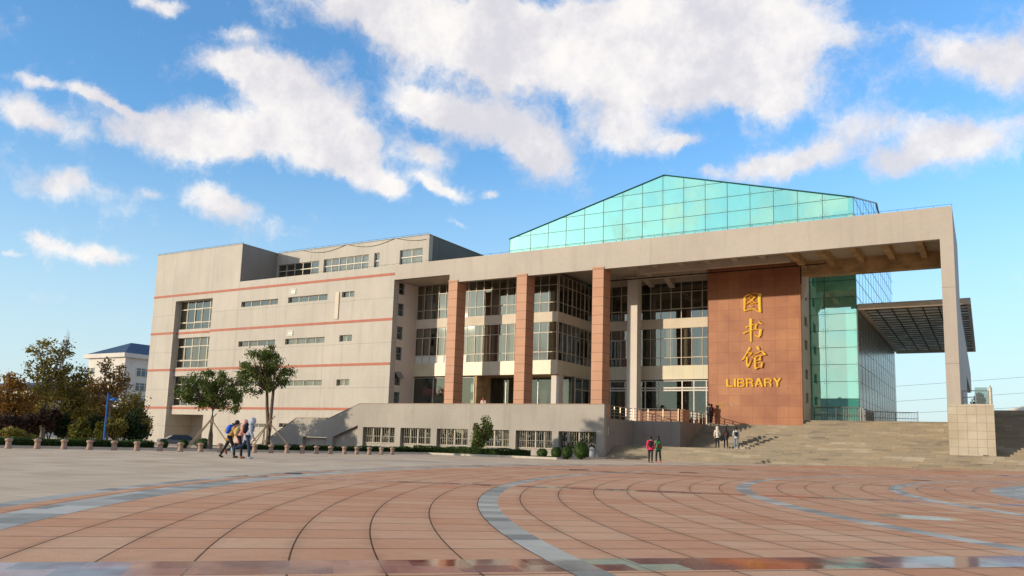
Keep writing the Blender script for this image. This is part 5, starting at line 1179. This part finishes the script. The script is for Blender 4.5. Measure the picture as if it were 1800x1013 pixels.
person('middle student of the walking group in a pink hooded coat with a yellow backpack', onz(419, 35.0), rzr, 1.66, 18, ((-26, 36), (14, 10)), ((20, 40), (15, 40)), (.60, .30, .25), (.02, .018, .02), (.22, .06, .02), hood=(.64, .36, .32), coat=.22, bag=((.50, .37, .17), .14, .20, 1.12, None), group=GW)
person('rightmost student of the walking group in a grey hoodie and jeans with black backpack', onz(434, 34.6), rzr, 1.72, 14, ((-30, 42), (10, 6)), ((-4, 28), (2, 30)), (.36, .38, .46), (.018, .04, .085), (.30, .36, .42), hood=(.38, .40, .48), bag=((.012, .012, .014), .15, .23, 1.20, None), group=GW)
rz0 = math.radians(28)
person('student in a bright pink jacket with a black backpack below the steps', onz(1143.5, 50.2), rz0-.15, 1.62, 3, ((10, 6), (-8, 12)), ((4, 20), (-4, 15)), (.75, .02, .10), (.02, .022, .035), (.12, .03, .015), 'short', bag=((.01, .01, .012), .15, .22, 1.15, None), group='two students walking towards the steps')
person('student with long black hair, green jacket and brown backpack below the steps', onz(1157, 50.8), rz0+.1, 1.63, 4, ((14, 8), (-12, 16)), ((6, 20), (-6, 15)), (.02, .28, .12), (.02, .02, .025), (.55, .08, .06), 'long', bag=((.22, .05, .02), .12, .17, 1.02, None), group='two students walking towards the steps')
GS = 'three students walking up the steps'
pA = A(1261, 787, Y=62.4); pB = A(1276, 787, Y=62.7); pC = A(1294, 787, Y=62.6)
person('woman in a white hooded top and black trousers on the steps', (pA.x, pA.y, 1.03), rz0, 1.62, 3, ((5, 4), (-4, 6)), ((4, 10), (-4, 12)), (.62, .55, .46), (.012, .012, .014), (.01, .01, .01), hood=(.66, .60, .52), group=GS)
hb = MB(); hb.ell((pA.x+.30, pA.y+.1, 1.03+.72), .14, .10, .20, 12, 8); hb.tube([(pA.x+.28, pA.y+.08, 1.03+.88), (pA.x+.2, pA.y, 1.03+1.38)], .015, 5)
tag(hb.build('shoulder_bag', cloth('black_bag', (.012, .012, .014)), smooth=True), 'large black bag hanging from the shoulder of the woman in white', 'bag')
person('woman in dark grey coat with long black hair and a brown backpack on the steps', (pB.x, pB.y, 1.03), rz0, 1.60, 3, ((8, 6), (-10, 10)), ((4, 12), (-4, 12)), (.045, .042, .05), (.02, .02, .028), (.12, .06, .05), 'long', coat=.16, bag=((.09, .03, .02), .13, .15, 1.08, None), group=GS)
person('student in a white and black jacket, light jeans and black backpack on the steps', (pC.x, pC.y, 1.03), rz0-.2, 1.60, 3, ((4, 4), (-6, 8)), ((10, 20), (-4, 20)), (.52, .53, .52), (.17, .22, .28), (.6, .6, .6), 'bun', bag=((.012, .015, .02), .13, .19, 1.10, None), group=GS)
pD = A(1246, 745, Y=68.0); pE = A(1250.5, 745, Y=68.3)
person('person in a dark grey jacket standing by the left edge of the red wall', (pD.x, pD.y, 3.05), rz0-.6, 1.70, 4, ((3, 4), (-3, 4)), ((15, 60), (10, 50)), (.035, .035, .042), (.02, .02, .028), (.6, .6, .6), 'short', group='two people standing at the red wall')
person('person in a red jacket standing close behind the one in grey', (pE.x, pE.y, 3.05), rz0-.9, 1.66, 4, ((3, 4), (-3, 4)), ((10, 40), (0, 15)), (.30, .02, .015), (.025, .025, .03), (.6, .6, .6), 'short', bag=((.03, .03, .045), .14, .2, 1.12, None), group='two people standing at the red wall')
person('dark silhouette of a person just inside the glass entrance doors', (A(1215, 700, Y=72.0).x, 72.0, 3.05), rz0, 1.68, 3, ((8, 6), (-8, 8)), ((4, 12), (-4, 12)), (.015, .015, .018), (.015, .015, .018), (.3, .3, .3), 'long')
pF = A(850, 705, Y=57.2)
person('person in a white coat with a red scarf behind the terrace wall', (pF.x, 57.2, 3.03), math.radians(190), 1.62, 2, ((3, 4), (-3, 4)), ((20, 60), (15, 60)), (.66, .58, .50), (.05, .04, .04), (.1, .1, .1), 'short', scarf=(.6, .02, .02))

# ------------------------------------------------------------------ parked car
cp_ = A(321, 777, D=82); carz = gz(cp_.x, cp_.y); carz = -.68
car = empty('parked_car', (cp_.x, cp_.y, carz), 'dark grey saloon car parked in front of the archway, seen from the rear', 'car', rz=math.radians(-25))
paint = simple('car_paint', (.09, .10, .11), .25, .05, 3, .6, .6, coord=objc)
q_ = MB(); stn = [(-2.28, .70, .38, .80), (-2.2, .82, .28, .98), (-1.7, .87, .24, 1.02), (-.9, .88, .22, .95), (.9, .88, .22, .93), (1.4, .86, .24, .90), (2.1, .78, .28, .74), (2.28, .66, .36, .62)]
for (y, hw, zb, zt) in stn:
    q_.v += [(-hw*.9, y, zb), (-hw, y, zb+.12), (-hw, y, (zb+zt)/2), (-hw*.96, y, zt-.06), (-hw*.86, y, zt), (hw*.86, y, zt), (hw*.96, y, zt-.06), (hw, y, (zb+zt)/2), (hw, y, zb+.12), (hw*.9, y, zb)]
for i in range(len(stn)-1):
    for k in range(10): a = i*10+k; b = i*10+(k+1) % 10; q_.f.append((a, b, b+10, a+10))
q_.f.append(tuple(range(9, -1, -1))); q_.f.append(tuple(range(70, 80))); q_.build('body', paint, car, smooth=False, world=False, bevel=.02)
q_ = MB(); q_.v = [(-.76, -1.75, .98), (.76, -1.75, .98), (.76, 1.15, .93), (-.76, 1.15, .93), (-.60, -1.05, 1.38), (.60, -1.05, 1.38), (.60, .35, 1.40), (-.60, .35, 1.40)]; q_.f = [(0, 1, 5, 4), (1, 2, 6, 5), (2, 3, 7, 6), (3, 0, 4, 7)]
q_.build('windows', simple('car_glass', (.03, .035, .04), .08, .05, 1, 0, .8), car, world=False)
q_ = MB(); q_.v = [(-.62, -1.1, 1.38), (.62, -1.1, 1.38), (.62, .4, 1.40), (-.62, .4, 1.40), (-.52, -.9, 1.44), (.52, -.9, 1.44), (.52, .2, 1.45), (-.52, .2, 1.45)]; q_.f = [(0, 1, 5, 4), (1, 2, 6, 5), (2, 3, 7, 6), (3, 0, 4, 7), (4, 5, 6, 7)]; q_.build('roof', paint, car, world=False)
for y in (-1.42, 1.42):
    for s in (-1, 1):
        q_ = MB(); q_.tube([(s*.70, y, .31), (s*.89, y, .31)], .31, 16); tyre = q_.build('wheel', M['dark'], car, world=False); q_ = MB(); q_.tube([(s*.885, y, .31), (s*.90, y, .31)], .19, 12); q_.build('rim', M['greysteel'], tyre, world=False)
for s in (-1, 1): q_ = MB(); q_.box(s*.52, s*.80, -2.31, -2.16, .70, .90); q_.build('tail_light', simple('tail_red', (.5, .01, .01), .3, .05), car, world=False, bevel=.02)
q_ = MB(); q_.box(-.24, .24, -2.34, -2.30, .62, .76); q_.build('number_plate', simple('plate_blue', (.20, .33, .62), .4, .05), car, world=False)
q_ = MB(); q_.box(-.50, .50, -2.30, -2.24, .76, .90); q_.build('boot_trim', simple('boot_silver', (.5, .5, .48), .3, .05, 3, .5), car, world=False)

# ------------------------------------------------------------------ what stands behind the viewer (seen in the windows)
r_ = np.random.default_rng(77); n = 9000; u = r_.uniform(-170, 150, n); hgt = 5.5+2.2*np.sin(u*.11)+1.6*np.sin(u*.37+1)
P_ = np.stack([u, -95-.12*u+r_.uniform(-4, 4, n), r_.uniform(0, 1, n)**.8*hgt], 1)
ob = leaf_mesh('distant_trees', P_, 1.5, 78, LM['olive'], None); tag(ob, kind='stuff')
hb_ = empty('gable_hall', (-30, -62, 0), 'plain hall with a gabled roof on the far side of the plaza', 'building')
q_ = MB(); q_.box(-44, -16, -90, -62, -1, 8.5); q_.build('wall', M['farwall'], hb_)
q_ = MB(); q_.prism_y([(-45, 8.5), (-15, 8.5), (-30, 15)], -91, -61); q_.build('roof', M['roof'], hb_)
q_ = MB()
for k in range(7): q_.box(-42.5+k*3.8, -40.5+k*3.8, -61.98, -61.9, 1.5, 6.5)
q_.build('window', M['dark'], hb_)

for x, y, wpx in ((1210, 831.6, 30), (1290, 826.6, 20), (1618, 844.6, 30), (515, 832.5, 26), (1018, 826, 34)):
    p = A(x, y, Z=.0); k = (p-CAM).dot(cf)/F_PX*wpx/2; d = Vector((CR.x, CR.y, 0)).normalized(); n_ = Vector((-d.y, d.x, 0)); q_ = MB(); q_.obox((p.x, p.y, gz(p.x, p.y)+.006), d*k, n_*.22, (0, 0, .004))
    tag(q_.build('drain_cover', M['dark']), {1210: 'longer dark drain slot in the pink paving below the pair of students', 1290: 'short dark drain slot close to the foot of the steps', 1618: 'dark drain slot at right between two grey rings', 515: 'dark drain slot beside the outer grey ring at left', 1018: 'dark drain slot at the edge of the beige strip'}[x], 'drain', 'drain slots in the plaza')
